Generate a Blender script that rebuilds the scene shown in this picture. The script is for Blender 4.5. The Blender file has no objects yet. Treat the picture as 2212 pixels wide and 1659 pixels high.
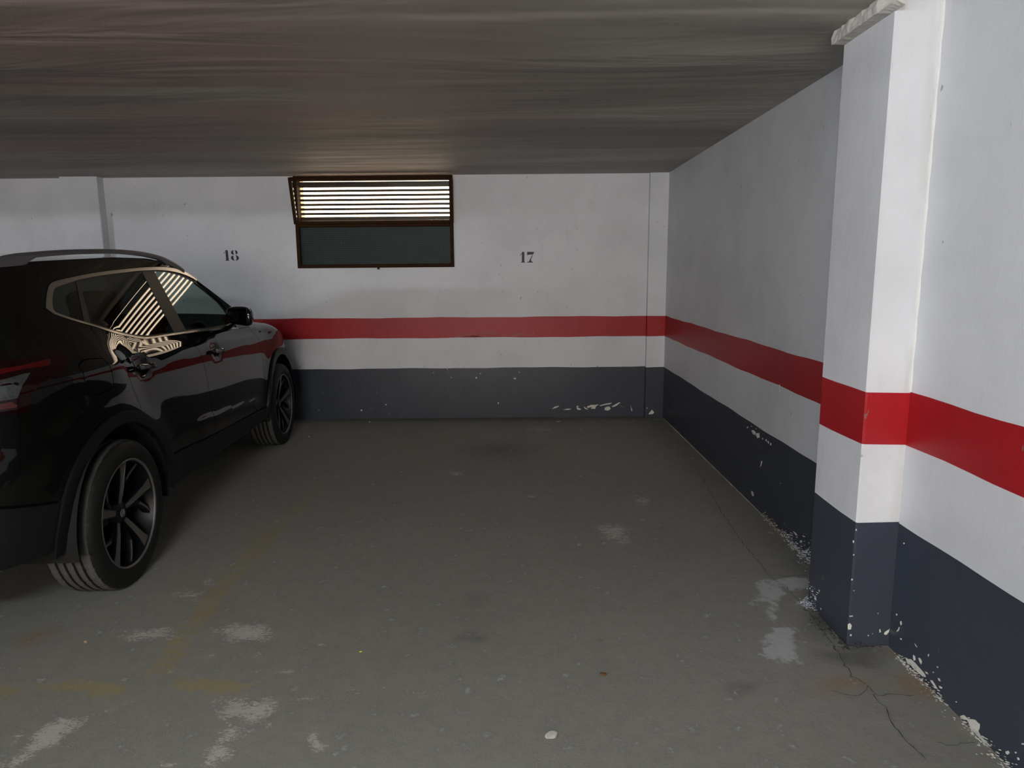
import bpy, bmesh, math, random
import numpy as np
from mathutils import Matrix, Vector
from mathutils.geometry import delaunay_2d_cdt, tessellate_polygon
C = bpy.context.scene.collection
scene = bpy.context.scene
R_ = math.radians
D = 6.633                     # back wall
X1, X2, X3 = 1.465, 1.273, 1.431
YA, YB = 2.80, 2.4376         # column along the right wall
ZD, ZB, ZT, ZC = .4975, .793, .99, 2.313

# ------------------------------------------------------------------ camera, light, exposure
cam = bpy.data.cameras.new('camera'); co = bpy.data.objects.new('camera', cam); C.objects.link(co)
cam.sensor_fit = 'HORIZONTAL'; cam.sensor_width = 36; cam.lens = 36*1485.92/2212; cam.clip_start = .05
co.matrix_world = Matrix.Translation((0, 0, 1.435)) @ Matrix.Rotation(.0011, 4, 'Z') @ Matrix.Rotation(math.pi/2-.1643, 4, 'X') @ Matrix.Rotation(-.0086, 4, 'Z')
scene.camera = co
w = bpy.data.worlds.new('sky'); scene.world = w; w.use_nodes = True
w.node_tree.nodes['Background'].inputs[0].default_value = (1, .78, .58, 1)
w.node_tree.nodes['Background'].inputs[1].default_value = 7.5
def area(name, loc, rot, sx, sy, power, col):
    l = bpy.data.lights.new(name, 'AREA'); l.shape = 'RECTANGLE'; l.size = sx; l.size_y = sy; l.energy = power; l.color = col
    o = bpy.data.objects.new(name, l); C.objects.link(o); o.location = loc; o.rotation_euler = rot; return o
# daylight falling in through the open vehicle entrance behind the camera
area('entrance_daylight', (-.6, -5.25, 1.1), (R_(90), 0, 0), 3.0, 1.8, 85, (.90, .96, 1))
LAMP1 = (-.9, -1.1, 430); LAMP2 = (-8.5, -2.5, 1750)      # fluorescent battens: x, y, radiance
vs = scene.view_settings
scene.display_settings.display_device = 'sRGB'
vs.view_transform = 'Standard'; vs.look = 'None'; vs.gamma = 1; vs.use_curve_mapping = False; vs.exposure = -.08

# ------------------------------------------------------------------ helpers
def newmat(name):
    m = bpy.data.materials.new(name); m.use_nodes = True
    nt = m.node_tree; b = nt.nodes['Principled BSDF']
    return m, nt, b
def N(nt, t, **kw):
    n = nt.nodes.new(t)
    for k, v in kw.items():
        if k.startswith('i_'):
            n.inputs[int(k[2:]) if k[2:].isdigit() else k[2:]].default_value = v
        else: setattr(n, k, v)
    return n
def L(nt, a, b): nt.links.new(a, b)
def math_(nt, op, a, b=None, clamp=False):
    n = nt.nodes.new('ShaderNodeMath'); n.operation = op; n.use_clamp = clamp
    for i, v in enumerate((a, b)):
        if v is None: continue
        if isinstance(v, (int, float)): n.inputs[i].default_value = v
        else: L(nt, v, n.inputs[i])
    return n.outputs[0]
def mix(nt, f, a, b, blend='MIX'):
    n = nt.nodes.new('ShaderNodeMix'); n.data_type = 'RGBA'; n.blend_type = blend
    for i, v in ((0, f), (6, a), (7, b)):
        if isinstance(v, (int, float)): n.inputs[i].default_value = v
        elif isinstance(v, tuple): n.inputs[i].default_value = v if len(v) == 4 else v+(1,)
        else: L(nt, v, n.inputs[i])
    return n.outputs[2]
def sstep(nt, x, a, b):
    n = nt.nodes.new('ShaderNodeMapRange'); n.interpolation_type = 'SMOOTHSTEP'
    L(nt, x, n.inputs[0]); n.inputs[1].default_value = a; n.inputs[2].default_value = b
    return n.outputs[0]
def noise(nt, scale, detail=4, rough=.55, stretch=None, coord='Object', dist=0):
    tc = nt.nodes.new('ShaderNodeTexCoord'); src = tc.outputs[coord]
    if stretch:
        mp = nt.nodes.new('ShaderNodeMapping'); mp.inputs['Scale'].default_value = stretch; L(nt, src, mp.inputs[0]); src = mp.outputs[0]
    n = N(nt, 'ShaderNodeTexNoise'); n.inputs['Scale'].default_value = scale; n.inputs['Detail'].default_value = detail
    n.inputs['Roughness'].default_value = rough; n.inputs['Distortion'].default_value = dist
    L(nt, src, n.inputs['Vector']); return n.outputs[0]
def bump(nt, b, h, strength, dist=.01):
    n = nt.nodes.new('ShaderNodeBump'); n.inputs['Strength'].default_value = strength; n.inputs['Distance'].default_value = dist
    L(nt, h, n.inputs['Height']); L(nt, n.outputs[0], b.inputs['Normal'])
def plain(name, col, rough=.5, metal=0, spec=.5, coat=0, var=0, scale=30, bmp=0):
    m, nt, b = newmat(name)
    b.inputs['Roughness'].default_value = rough; b.inputs['Metallic'].default_value = metal
    b.inputs['Specular IOR Level'].default_value = spec; b.inputs['Coat Weight'].default_value = coat; b.inputs['Coat Roughness'].default_value = .02
    n = noise(nt, scale, 5)
    L(nt, mix(nt, n, tuple(c*(1-var) for c in col), tuple(min(1, c*(1+var)) for c in col)), b.inputs['Base Color'])
    if bmp: bump(nt, b, n, bmp, .004)
    return m
def link(name, me, parent=None):
    o = bpy.data.objects.new(name, me); C.objects.link(o)
    if parent is not None: o.parent = parent
    return o
def mobj(name, verts, faces, mat, parent=None, smooth=False, mats=None, mi=None):
    me = bpy.data.meshes.new(name); me.from_pydata([tuple(map(float, v)) for v in verts], [], [tuple(f) for f in faces]); me.update()
    for m in (mats or [mat]): me.materials.append(m)
    if mi is not None: me.polygons.foreach_set('material_index', np.asarray(mi, np.int32))
    if smooth: me.polygons.foreach_set('use_smooth', np.ones(len(me.polygons), bool))
    return link(name, me, parent)
def bobj(name, bm, mat, parent=None, smooth=False, bevel=0, seg=2):
    if bevel: bmesh.ops.bevel(bm, geom=[e for e in bm.edges], offset=bevel, segments=seg, affect='EDGES', profile=.5)
    bmesh.ops.recalc_face_normals(bm, faces=bm.faces)
    me = bpy.data.meshes.new(name); bm.to_mesh(me); bm.free(); me.materials.append(mat)
    if smooth: me.polygons.foreach_set('use_smooth', np.ones(len(me.polygons), bool))
    return link(name, me, parent)
def box(bm, a, b, mtx=None):
    vs = [bm.verts.new(Vector((x, y, z)) if mtx is None else mtx @ Vector((x, y, z))) for x in (a[0], b[0]) for y in (a[1], b[1]) for z in (a[2], b[2])]
    for f in ((0, 1, 3, 2), (4, 6, 7, 5), (0, 4, 5, 1), (2, 3, 7, 6), (0, 2, 6, 4), (1, 5, 7, 3)): bm.faces.new([vs[i] for i in f])
def empty(name, loc=(0, 0, 0), rot=(0, 0, 0)):
    o = bpy.data.objects.new(name, None); C.objects.link(o); o.location = loc; o.rotation_euler = rot; o.empty_display_size = .1; return o
def tag(o, label=None, cat=None, group=None, kind=None):
    for k, v in (('label', label), ('category', cat), ('group', group), ('kind', kind)):
        if v: o[k] = v
    return o
def smin(x, a, b):
    k = np.clip((x-a)/(b-a), 0, 1); return k*k*(3-2*k)
_rng = np.random.default_rng(7)
_lat = _rng.random((256, 256))
def vnoise(x, y):
    x = np.asarray(x, float); y = np.asarray(y, float)
    xi = np.floor(x).astype(int); yi = np.floor(y).astype(int); fx = x-xi; fy = y-yi
    fx = fx*fx*(3-2*fx); fy = fy*fy*(3-2*fy)
    g = lambda a, b: _lat[a % 256, b % 256]
    return (g(xi, yi)*(1-fx)+g(xi+1, yi)*fx)*(1-fy)+(g(xi, yi+1)*(1-fx)+g(xi+1, yi+1)*fx)*fy
def fbm(x, y, o=4):
    r = 0; a = .5
    for k in range(o): r = r+a*vnoise(x*2**k+17*k, y*2**k+31*k); a *= .5
    return r/(1-.5**o)
# ------ measured outlines: floor stains (centre, two half axes, weight), chips, glyphs, car features
N18 = [[(-2.7101,1.6428),(-2.6915,1.6439),(-2.6876,1.638),(-2.6847,1.5514),(-2.6794,1.5464),(-2.6812,1.5443),(-2.717,1.5441),(-2.7175,1.5467),(-2.7097,1.5516)],[(-2.7293,1.6103),(-2.7202,1.6266),(-2.7143,1.6258),(-2.7142,1.6212),(-2.7183,1.6203),(-2.7266,1.6082)],[(-2.632,1.6433),(-2.6441,1.6406),(-2.6551,1.6307),(-2.659,1.6202),(-2.6549,1.6085),(-2.6424,1.6009),(-2.6304,1.5956),(-2.6347,1.6083),(-2.6372,1.6317)],[(-2.6237,1.6437),(-2.6085,1.6396),(-2.5974,1.629),(-2.5953,1.6185),(-2.6014,1.6069),(-2.6149,1.6016),(-2.6154,1.6175),(-2.6173,1.6339)],[(-2.6394,1.5924),(-2.6503,1.5902),(-2.6606,1.5805),(-2.6631,1.5688),(-2.6576,1.557),(-2.644,1.5475),(-2.6276,1.5438),(-2.6262,1.5462),(-2.6356,1.5545),(-2.6375,1.5709)],[(-2.6213,1.5965),(-2.6049,1.5929),(-2.5902,1.5822),(-2.5864,1.5681),(-2.5914,1.5553),(-2.606,1.5455),(-2.6192,1.5445),(-2.619,1.5473),(-2.6111,1.5543),(-2.61,1.5683),(-2.6125,1.5859)]]
N17 = [[(0.097,1.5995),(0.102,1.6024),(0.1178,1.6027),(0.1208,1.5984),(0.1203,1.5115),(0.1282,1.506),(0.1262,1.5032),(0.0884,1.5036),(0.0875,1.5063),(0.0958,1.5111)],[(0.078,1.5714),(0.088,1.5856),(0.0963,1.5898),(0.0969,1.582),(0.0899,1.5801),(0.0809,1.5669)],[(0.1485,1.603),(0.2133,1.6024),(0.2039,1.5782),(0.1553,1.5762),(0.1523,1.5683),(0.1484,1.5689),(0.1465,1.5894)],[(0.193,1.5714),(0.2,1.5704),(0.186,1.5403),(0.1829,1.5247),(0.1878,1.5129),(0.2017,1.5085),(0.2017,1.503),(0.1435,1.5031),(0.1431,1.507),(0.157,1.5096),(0.167,1.5189)]]
WHITE = [(-1.449,2.551,0.14,-0.002,0.032,-0.062,0.9),(-1.625,2.6,0.114,-0.002,0.025,-0.043,0.5),(-1.086,2.57,0.116,-0.002,0.035,-0.091,1.0),(-1.192,2.601,0.076,-0.001,0.021,-0.051,0.8),(-1.02,2.569,0.047,-0.001,0.008,-0.021,0.8),(-0.878,2.087,0.116,-0.001,0.027,-0.072,1.0),(-0.89,1.981,0.052,-0.001,0.022,-0.055,1.0),(-0.894,1.885,0.054,-0.001,0.025,-0.06,1.0),(-0.79,1.991,0.037,-0.0,0.016,-0.044,0.8),(-0.721,2.105,0.047,-0.001,0.007,-0.025,0.7),(-0.611,1.93,0.036,-0.0,0.013,-0.046,1.0),(-1.463,1.955,0.071,0.118,0.043,-0.042,1.0),(-1.44,2.011,0.038,0.049,0.031,-0.033,0.9),(-1.492,1.852,0.042,0.034,0.025,-0.026,0.9),(-1.566,1.967,0.008,0.032,0.021,-0.018,0.7),(-1.36,2.066,0.028,0.015,0.014,-0.019,0.7),(-1.487,2.909,0.126,-0.002,0.029,-0.062,0.7),(-1.432,3.049,0.055,-0.001,0.033,-0.077,0.7),(-1.415,2.842,0.082,-0.001,0.016,-0.034,0.6),(-0.826,2.286,0.059,-0.001,0.009,-0.029,0.85),(-1.035,1.841,0.042,-0.0,0.013,-0.027,0.8),(-0.907,1.816,0.055,-0.001,0.008,-0.019,0.9),(-0.648,2.121,0.031,-0.0,0.005,-0.02,0.5),(-1.149,2.412,0.031,0.008,0.006,-0.013,0.8),(-0.762,2.478,0.025,-0.0,0.006,-0.023,0.8),(-0.969,2.378,0.014,-0.0,0.006,-0.016,0.8),(-0.95,2.302,0.014,-0.0,0.005,-0.015,0.8),(-1.102,2.007,0.06,-0.001,0.009,-0.018,0.6),(0.549,3.615,0.115,-0.003,-0.025,-0.168,0.9),(0.577,3.47,0.074,-0.002,-0.008,-0.05,0.8),(0.494,3.685,0.065,-0.001,-0.007,-0.055,0.7),(0.816,4.15,0.072,-0.002,-0.023,-0.12,0.75),(-0.413,4.765,0.08,-0.002,0.005,-0.068,0.85),(-1.252,4.733,0.053,-0.001,0.008,-0.034,0.9),(0.217,6.106,0.252,-0.009,-0.005,-0.144,0.7),(-1.02,6.207,0.194,-0.007,0.023,-0.148,0.5),(0.12,4.249,0.033,-0.001,-0.001,-0.036,1.0),(0.356,3.468,0.02,-0.0,-0.003,-0.031,0.95),(0.339,3.559,0.015,-0.0,-0.001,-0.013,0.9),(-0.302,3.717,0.018,-0.0,0.002,-0.021,0.9),(0.259,3.875,0.022,-0.001,-0.002,-0.023,0.8),(-0.672,3.242,0.07,-0.001,0.012,-0.065,0.5),(-1.095,3.685,0.157,-0.003,0.019,-0.069,0.5),(-1.233,3.796,0.081,-0.002,0.013,-0.044,0.4),(0.512,6.655,0.273,-0.011,-0.005,-0.064,0.8),(-0.223,6.75,0.232,-0.009,0.002,-0.066,0.6),(-0.917,6.734,0.232,-0.009,0.009,-0.066,0.5),(1.41,6.471,0.097,-0.004,-0.017,-0.081,0.7),(-0.059,2.547,0.055,-0.001,0.0,-0.018,0.5),(-0.282,2.55,0.065,-0.001,0.001,-0.014,0.7),(0.209,2.331,0.085,-0.001,-0.002,-0.024,0.5),(-0.41,2.106,0.14,-0.002,0.006,-0.035,0.35),(-0.665,2.187,0.097,-0.001,0.009,-0.032,0.4),(-0.391,2.183,0.241,-0.003,0.006,-0.037,0.55),(-0.101,2.179,0.128,-0.002,0.001,-0.032,0.35),(-0.489,2.468,0.036,-0.001,0.002,-0.013,0.5),(1.215,2.23,0.049,-0.001,-0.027,-0.054,0.4),(1.272,1.902,0.084,-0.001,-0.037,-0.061,0.4),(1.171,1.924,0.085,-0.001,-0.028,-0.052,0.35),(-0.641,4.373,0.184,-0.005,0.013,-0.095,0.35),(-1.637,4.602,0.194,-0.005,0.035,-0.105,0.3),(-1.633,3.662,0.157,-0.003,0.056,-0.134,0.4),(-1.427,3.401,0.097,-0.002,0.028,-0.071,0.4),(-0.58,3.108,0.031,-0.001,0.007,-0.04,0.6),(-0.478,3.651,0.021,-0.0,0.004,-0.034,0.7)]
YEL = [(-1.523,2.22,0.165,-0.002,0.028,-0.046,1.0),(-1.074,2.208,0.121,-0.002,0.021,-0.048,1.0),(-1.788,2.201,0.065,-0.001,0.027,-0.037,0.8),(-0.802,2.162,0.096,-0.001,0.007,-0.021,0.4),(-0.527,2.145,0.095,-0.001,0.004,-0.018,0.25),(-1.314,2.195,0.098,-0.001,0.02,-0.037,0.15)]
YLINE = [(-1.291,2.293),(-1.327,2.567),(-1.349,2.929),(-1.352,3.46),(-1.333,4.032),(-1.313,4.593),(-1.28,5.055)]
EFFL = [(1.244,3.0,0.128,-0.002,-0.018,-0.047,0.9),(1.135,2.908,0.054,-0.001,-0.047,-0.13,0.85),(1.091,2.717,0.027,-0.0,-0.043,-0.115,0.7),(1.061,2.53,0.08,-0.001,-0.032,-0.081,1.0),(1.016,2.413,0.063,-0.001,-0.027,-0.069,1.0),(1.261,2.809,0.032,-0.001,-0.021,-0.05,1.0),(1.305,2.965,0.059,-0.001,-0.026,-0.064,0.6),(0.97,2.479,0.036,-0.001,-0.014,-0.04,0.6)]
DARK = [(-0.089,5.398,0.28,-0.009,0.004,-0.276,0.8),(-0.186,5.505,0.191,-0.006,0.004,-0.118,0.5),(-0.186,2.83,0.065,-0.001,0.003,-0.059,0.5),(-0.205,2.8,0.048,-0.001,0.002,-0.033,0.4),(-0.169,2.521,0.073,-0.001,0.002,-0.031,0.7),(-0.19,2.563,0.037,-0.001,0.001,-0.018,0.6),(0.777,2.167,0.079,-0.001,-0.017,-0.052,0.7),(0.754,2.195,0.032,-0.0,-0.01,-0.032,0.6),(1.266,2.617,0.075,-0.001,-0.063,-0.141,1.3),(1.262,2.377,0.103,-0.002,-0.03,-0.061,1.3),(1.338,2.424,0.07,-0.001,-0.023,-0.044,1.2),(0.342,2.506,0.018,-0.0,-0.002,-0.014,0.7),(0.699,2.871,0.041,-0.001,-0.01,-0.043,0.4),(-2.144,5.646,0.237,-0.008,0.056,-0.154,0.5),(1.4,3.403,0.144,-0.003,-0.088,-0.227,0.5),(1.395,4.05,0.141,-0.003,-0.125,-0.382,0.45),(1.422,4.852,0.134,-0.004,-0.122,-0.433,0.4)]
RUST = [(1.148,2.176,0.099,-0.001,-0.023,-0.047,0.75),(1.386,2.186,0.07,-0.001,-0.039,-0.068,0.9),(1.452,2.406,0.045,-0.001,-0.024,-0.044,0.7),(-1.915,2.569,0.066,-0.001,0.019,-0.028,0.8),(-1.93,2.523,0.046,-0.001,0.014,-0.021,0.7),(-1.892,2.604,0.057,-0.001,0.015,-0.022,0.6),(-1.276,2.756,0.1,-0.002,0.05,-0.118,0.25),(-1.455,2.931,0.127,-0.002,0.06,-0.132,0.25),(-1.352,3.46,0.074,-0.002,0.123,-0.34,0.2),(-0.737,2.455,0.072,-0.001,0.017,-0.065,0.25)]
CRACK = [[(1.337,4.915),(1.286,4.37),(1.238,3.906),(1.217,3.6),(1.207,3.318),(1.207,3.168),(1.207,3.045),(1.241,2.939),(1.239,2.805),(1.238,2.695),(1.227,2.51)],[(1.254,3.039),(1.329,3.052),(1.386,3.056)],[(1.086,2.163),(1.122,2.137),(1.157,2.129),(1.193,2.144),(1.223,2.178),(1.22,2.135),(1.244,2.13),(1.294,2.134),(1.353,2.129)],[(1.221,2.13),(1.216,2.048),(1.204,1.985),(1.199,1.924),(1.202,1.892),(1.207,1.851),(1.21,1.821)],[(1.289,1.895),(1.315,1.88),(1.355,1.888),(1.4,1.892)],[(1.227,2.51),(1.212,2.362),(1.197,2.244),(1.221,2.194)],[(1.275,2.796),(1.253,2.675),(1.243,2.599)],[(1.269,2.409),(1.341,2.431),(1.47,2.489)]]
PEB = {'stone': (0.43,6.386),'leaf': (0.315,2.262),'chip': (0.11,1.941),'yel': (-0.59,2.427),'tan': (-1.693,2.513),'chip2': (-1.383,6.476),'stone2': (-1.794,5.895)}
CHB = [[(0.382,0.083),(0.456,0.117),(0.428,0.094)],[(0.493,0.075),(0.577,0.084),(0.53,0.073)],[(0.628,0.115),(0.651,0.111),(0.632,0.096),(0.673,0.077),(0.632,0.074)],[(0.697,0.105),(0.74,0.073),(0.71,0.081)],[(0.728,0.105),(0.771,0.122),(0.845,0.127),(0.817,0.104),(0.808,0.08),(0.762,0.082),(0.777,0.099),(0.734,0.088)],[(0.845,0.113),(0.974,0.141),(0.946,0.124),(0.863,0.109)],[(0.906,0.094),(0.947,0.105),(0.962,0.08),(0.938,0.062),(0.901,0.068)],[(0.969,0.103),(1.048,0.146),(1.054,0.138),(1.021,0.112),(0.984,0.097)],[(1.054,0.115),(1.091,0.092),(1.067,0.104)],[(1.156,0.12),(1.164,0.092),(1.174,0.05),(1.162,0.063)],[(-0.605,0.412),(-0.592,0.403),(-0.603,0.401)],[(-0.362,0.405),(-0.351,0.408),(-0.348,0.393),(-0.361,0.392)],[(0.009,0.394),(0.031,0.396),(0.033,0.383),(0.014,0.383)],[(-1.498,0.092),(-1.483,0.092),(-1.484,0.08),(-1.497,0.081)],[(-1.253,0.145),(-1.242,0.144),(-1.242,0.135),(-1.254,0.135)],[(-1.913,0.097),(-1.905,0.097),(-1.906,0.09),(-1.913,0.09)],[(-0.149,0.154),(-0.137,0.154),(-0.138,0.137),(-0.149,0.141)],[(0.061,0.453),(0.07,0.453),(0.068,0.442)],[(-0.321,0.447),(-0.31,0.445),(-0.314,0.436)],[(-0.775,0.455),(-0.767,0.453),(-0.771,0.445)],[(-0.638,0.494),(-0.631,0.489),(-0.636,0.483)],[(1.308,0.1),(1.317,0.094),(1.31,0.081)],[(1.333,0.043),(1.358,0.075),(1.383,0.048),(1.37,0.033),(1.328,0.03)]]
CHS = [[(-0.56,0.801),(-0.519,0.82),(-0.473,0.836),(-0.355,0.837),(-0.337,0.828),(-0.465,0.814),(-0.492,0.802)],[(-0.346,0.833),(-0.273,0.842),(-0.209,0.85),(-0.146,0.844),(-0.119,0.833),(-0.173,0.826),(-0.264,0.827),(-0.319,0.822)],[(-0.119,0.831),(-0.061,0.82),(-0.043,0.805),(-0.092,0.815)],[(-0.017,0.801),(0.018,0.819),(0.054,0.834),(0.1,0.831),(0.127,0.818),(0.09,0.811),(0.036,0.803)],[(0.191,0.827),(0.212,0.838),(0.209,0.816),(0.181,0.813)],[(0.132,0.817),(0.163,0.827),(0.172,0.814)],[(0.354,0.829),(0.381,0.829),(0.372,0.82)],[(-0.447,0.805),(-0.337,0.81),(-0.228,0.809),(-0.283,0.8)]]
CHR = [[(4.122,0.449),(4.078,0.46),(4.048,0.455),(4.059,0.435),(4.09,0.433)],[(4.043,0.45),(3.991,0.465),(3.981,0.44),(4.018,0.426),(4.036,0.434)],[(4.148,0.472),(4.126,0.478),(4.114,0.475)],[(4.058,0.48),(4.026,0.482),(4.051,0.473)],[(3.946,0.448),(3.923,0.448),(3.93,0.439)],[(3.884,0.454),(3.869,0.458),(3.867,0.445),(3.881,0.443)],[(3.854,0.452),(3.834,0.455),(3.836,0.439),(3.848,0.441)],[(3.81,0.452),(3.794,0.452),(3.8,0.438),(3.812,0.438)],[(3.936,0.306),(3.92,0.313),(3.932,0.28),(3.952,0.265),(3.942,0.285)],[(4.076,0.079),(4.04,0.082),(4.027,0.065),(4.05,0.054),(4.067,0.061)],[(3.436,0.07),(3.408,0.074),(3.382,0.068),(3.401,0.061)],[(3.73,0.802),(3.72,0.804),(3.717,0.762),(3.728,0.76)],[(3.639,0.269),(3.629,0.272),(3.63,0.266)],[(3.248,0.085),(3.239,0.089),(3.241,0.081)],[(4.215,0.448),(4.182,0.462),(4.198,0.445)]]
CHF = [[(2.699,0.104),(2.688,0.106),(2.692,0.097)],[(2.731,0.054),(2.717,0.059),(2.718,0.049),(2.727,0.046)],[(2.672,0.037),(2.663,0.038),(2.666,0.031)]]
CHC = [[(1.269,0.09),(1.278,0.096),(1.285,0.086),(1.283,0.071),(1.274,0.069),(1.27,0.077)],[(1.273,0.127),(1.286,0.128),(1.286,0.123),(1.275,0.121)],[(1.411,0.053),(1.421,0.064),(1.431,0.072),(1.429,0.059),(1.422,0.048),(1.414,0.047)],[(1.391,0.069),(1.395,0.071),(1.399,0.06),(1.393,0.056)],[(1.378,0.136),(1.383,0.137),(1.381,0.131)],[(1.269,0.276),(1.275,0.276),(1.275,0.27),(1.27,0.269)],[(1.28,0.229),(1.285,0.23),(1.285,0.224)],[(1.272,0.474),(1.276,0.472),(1.275,0.466),(1.272,0.467)],[(1.263,0.428),(1.269,0.428),(1.269,0.419),(1.265,0.419)],[(1.269,0.374),(1.274,0.374),(1.274,0.369),(1.269,0.369)],[(1.281,0.05),(1.287,0.05),(1.287,0.043),(1.281,0.043)],[(1.348,0.047),(1.354,0.046),(1.351,0.041)],[(1.365,0.054),(1.369,0.053),(1.366,0.049)]]
CHN = [[(2.398,0.434),(2.391,0.437),(2.39,0.432),(2.396,0.429)],[(2.405,0.152),(2.397,0.155),(2.397,0.147),(2.403,0.145)],[(2.374,0.135),(2.367,0.142),(2.363,0.132),(2.369,0.123)],[(2.378,0.112),(2.374,0.111),(2.391,0.085),(2.39,0.09)],[(2.365,0.075),(2.355,0.078),(2.356,0.072),(2.364,0.07)],[(2.279,0.058),(2.269,0.06),(2.263,0.047),(2.271,0.04),(2.277,0.049)],[(2.248,0.066),(2.238,0.07),(2.227,0.065),(2.229,0.052),(2.237,0.055)],[(2.172,0.028),(2.161,0.034),(2.136,0.025),(2.129,0.021),(2.143,0.018),(2.157,0.023)],[(2.125,0.038),(2.109,0.043),(2.108,0.038),(2.12,0.033)],[(2.135,0.06),(2.124,0.064),(2.119,0.057),(2.127,0.054)],[(2.205,0.04),(2.192,0.045),(2.185,0.041),(2.197,0.036)],[(2.009,0.004),(1.992,0.022),(1.97,0.024),(1.939,0.042),(1.92,0.042),(1.919,0.028),(1.924,0.016),(1.909,0.009),(1.877,0.008),(1.862,0.01),(1.87,0.003),(1.9,-0.003),(1.924,-0.011),(1.94,-0.028),(1.964,-0.04),(1.946,-0.011),(1.96,0.006),(1.976,0.016)],[(1.806,0.036),(1.797,0.045),(1.79,0.043),(1.797,0.032),(1.804,0.03)],[(1.774,0.059),(1.767,0.064),(1.768,0.058)],[(1.762,0.051),(1.755,0.054),(1.754,0.048),(1.76,0.045)],[(1.753,0.102),(1.745,0.108),(1.744,0.104),(1.751,0.099)],[(2.147,0.096),(2.138,0.099),(2.14,0.093)],[(2.164,0.065),(2.157,0.067),(2.159,0.062)],[(2.276,0.105),(2.259,0.099),(2.263,0.098)],[(2.197,0.109),(2.191,0.113),(2.194,0.102)],[(2.038,0.038),(2.031,0.043),(2.032,0.038)],[(2.323,0.022),(2.29,0.035),(2.251,0.035),(2.213,0.032),(2.198,0.023),(2.22,0.015),(2.257,0.013),(2.306,0.007)]]
CH_IN = [(1.738,1.059),(1.323,1.081),(1.012,1.093),(0.737,1.099),(0.559,1.104),(0.44,1.121),(0.271,1.161),(0.12,1.206),(-0.001,1.242),(-0.079,1.269),(-0.093,1.285),(-0.067,1.324),(-0.019,1.365),(0.02,1.379),(0.116,1.394),(0.2,1.407),(0.407,1.425),(0.708,1.442),(0.939,1.451),(1.149,1.451),(1.334,1.436),(1.478,1.409),(1.555,1.382)]
CH_OUT = [(1.893,1.036),(1.664,1.048),(1.306,1.07),(0.997,1.082),(0.725,1.09),(0.548,1.095),(0.429,1.111),(0.26,1.151),(0.112,1.198),(-0.009,1.233),(-0.11,1.267),(-0.132,1.287),(-0.135,1.297),(-0.083,1.35),(-0.028,1.39),(0.041,1.406),(0.211,1.425),(0.425,1.443),(0.728,1.46),(0.961,1.469),(1.174,1.47),(1.36,1.457),(1.499,1.426),(1.585,1.386)]
QG = [(-0.059,1.323),(-0.014,1.363),(0.019,1.375),(0.112,1.39),(0.188,1.4),(0.086,1.22),(0.002,1.245),(-0.071,1.273),(-0.084,1.286)]
RG = [(0.22,1.403),(0.4,1.418),(0.701,1.435),(0.875,1.443),(0.882,1.101),(0.744,1.105),(0.581,1.11),(0.446,1.127),(0.278,1.167),(0.129,1.212)]
FG = [(1.025,1.444),(1.193,1.439),(1.356,1.419),(1.507,1.378),(1.72,1.274),(1.847,1.196),(1.816,1.125),(1.77,1.078),(1.332,1.087),(1.044,1.099)]
TAIL = [(-0.547,1.115),(-0.407,1.12),(-0.238,1.123),(-0.209,1.118),(-0.217,1.101),(-0.262,1.07),(-0.314,1.045),(-0.375,1.03),(-0.438,1.014),(-0.493,0.993),(-0.504,0.978),(-0.51,0.962),(-0.512,0.922),(-0.57,0.923),(-0.619,0.927)]
TBAR = [(-0.567,1.091),(-0.463,1.093),(-0.34,1.1),(-0.329,1.096),(-0.342,1.087),(-0.37,1.077),(-0.477,1.079),(-0.58,1.073)]
TLOW = [(-0.614,0.969),(-0.577,0.97),(-0.559,0.954),(-0.563,0.947),(-0.617,0.948)]
TCLR = [(-0.592,1.053),(-0.491,1.064),(-0.47,1.063),(-0.525,1.028),(-0.551,0.989),(-0.554,0.981),(-0.575,0.98),(-0.612,0.979)]
FUEL = [(-0.214,1.055),(-0.149,1.072),(-0.042,1.066),(-0.021,1.05),(-0.013,0.949),(-0.036,0.925),(-0.172,0.922),(-0.215,0.943)]
# ---- car body surface: plan curve swept over height, P(s, t) ----

def nat_spline(u, Y, q):
    u = np.asarray(u, float); Y = np.asarray(Y, float); n = len(u); hh = np.diff(u)
    A = np.eye(n); B = np.zeros((n,) + Y.shape[1:])
    for i in range(1, n-1):
        A[i, i-1] = hh[i-1]; A[i, i] = 2*(hh[i-1]+hh[i]); A[i, i+1] = hh[i]
        B[i] = 6*((Y[i+1]-Y[i])/hh[i]-(Y[i]-Y[i-1])/hh[i-1])
    M = np.linalg.solve(A, B)
    q = np.asarray(q, float); k = np.clip(np.searchsorted(u, q)-1, 0, n-2)
    a = (u[k+1]-q); b = (q-u[k]); H = hh[k]
    if Y.ndim == 2: a = a[..., None]; b = b[..., None]; H = H[..., None]
    return M[k]*a**3/(6*H)+M[k+1]*b**3/(6*H)+(Y[k]/H-M[k]*H/6)*a+(Y[k+1]/H-M[k+1]*H/6)*b
PLAN = np.array([(-.815,-.25),(-.823,0),(-.815,.25),(-.79,.45),(-.735,.63),(-.635,.765),(-.5,.832),(-.3,.873),(0,.892),(.4,.900),(1.0,.904),
                 (1.6,.904),(2.1,.900),(2.45,.898),(2.75,.890),(3.0,.860),(3.2,.785),(3.36,.61),(3.45,.34),(3.48,0),(3.45,-.34)])
_u = np.concatenate([[0], np.cumsum(np.hypot(*np.diff(PLAN, axis=0).T))])
_q = np.linspace(0, _u[-1], 4001); _C = nat_spline(_u, PLAN, _q)
_s = np.concatenate([[0], np.cumsum(np.hypot(*np.diff(_C, axis=0).T))])
_s = _s-np.interp(1.0, _C[600:3400, 0], _s[600:3400])+1.0
_T = np.gradient(_C, axis=0); _T /= np.hypot(_T[:, 0], _T[:, 1])[:, None]
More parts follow.
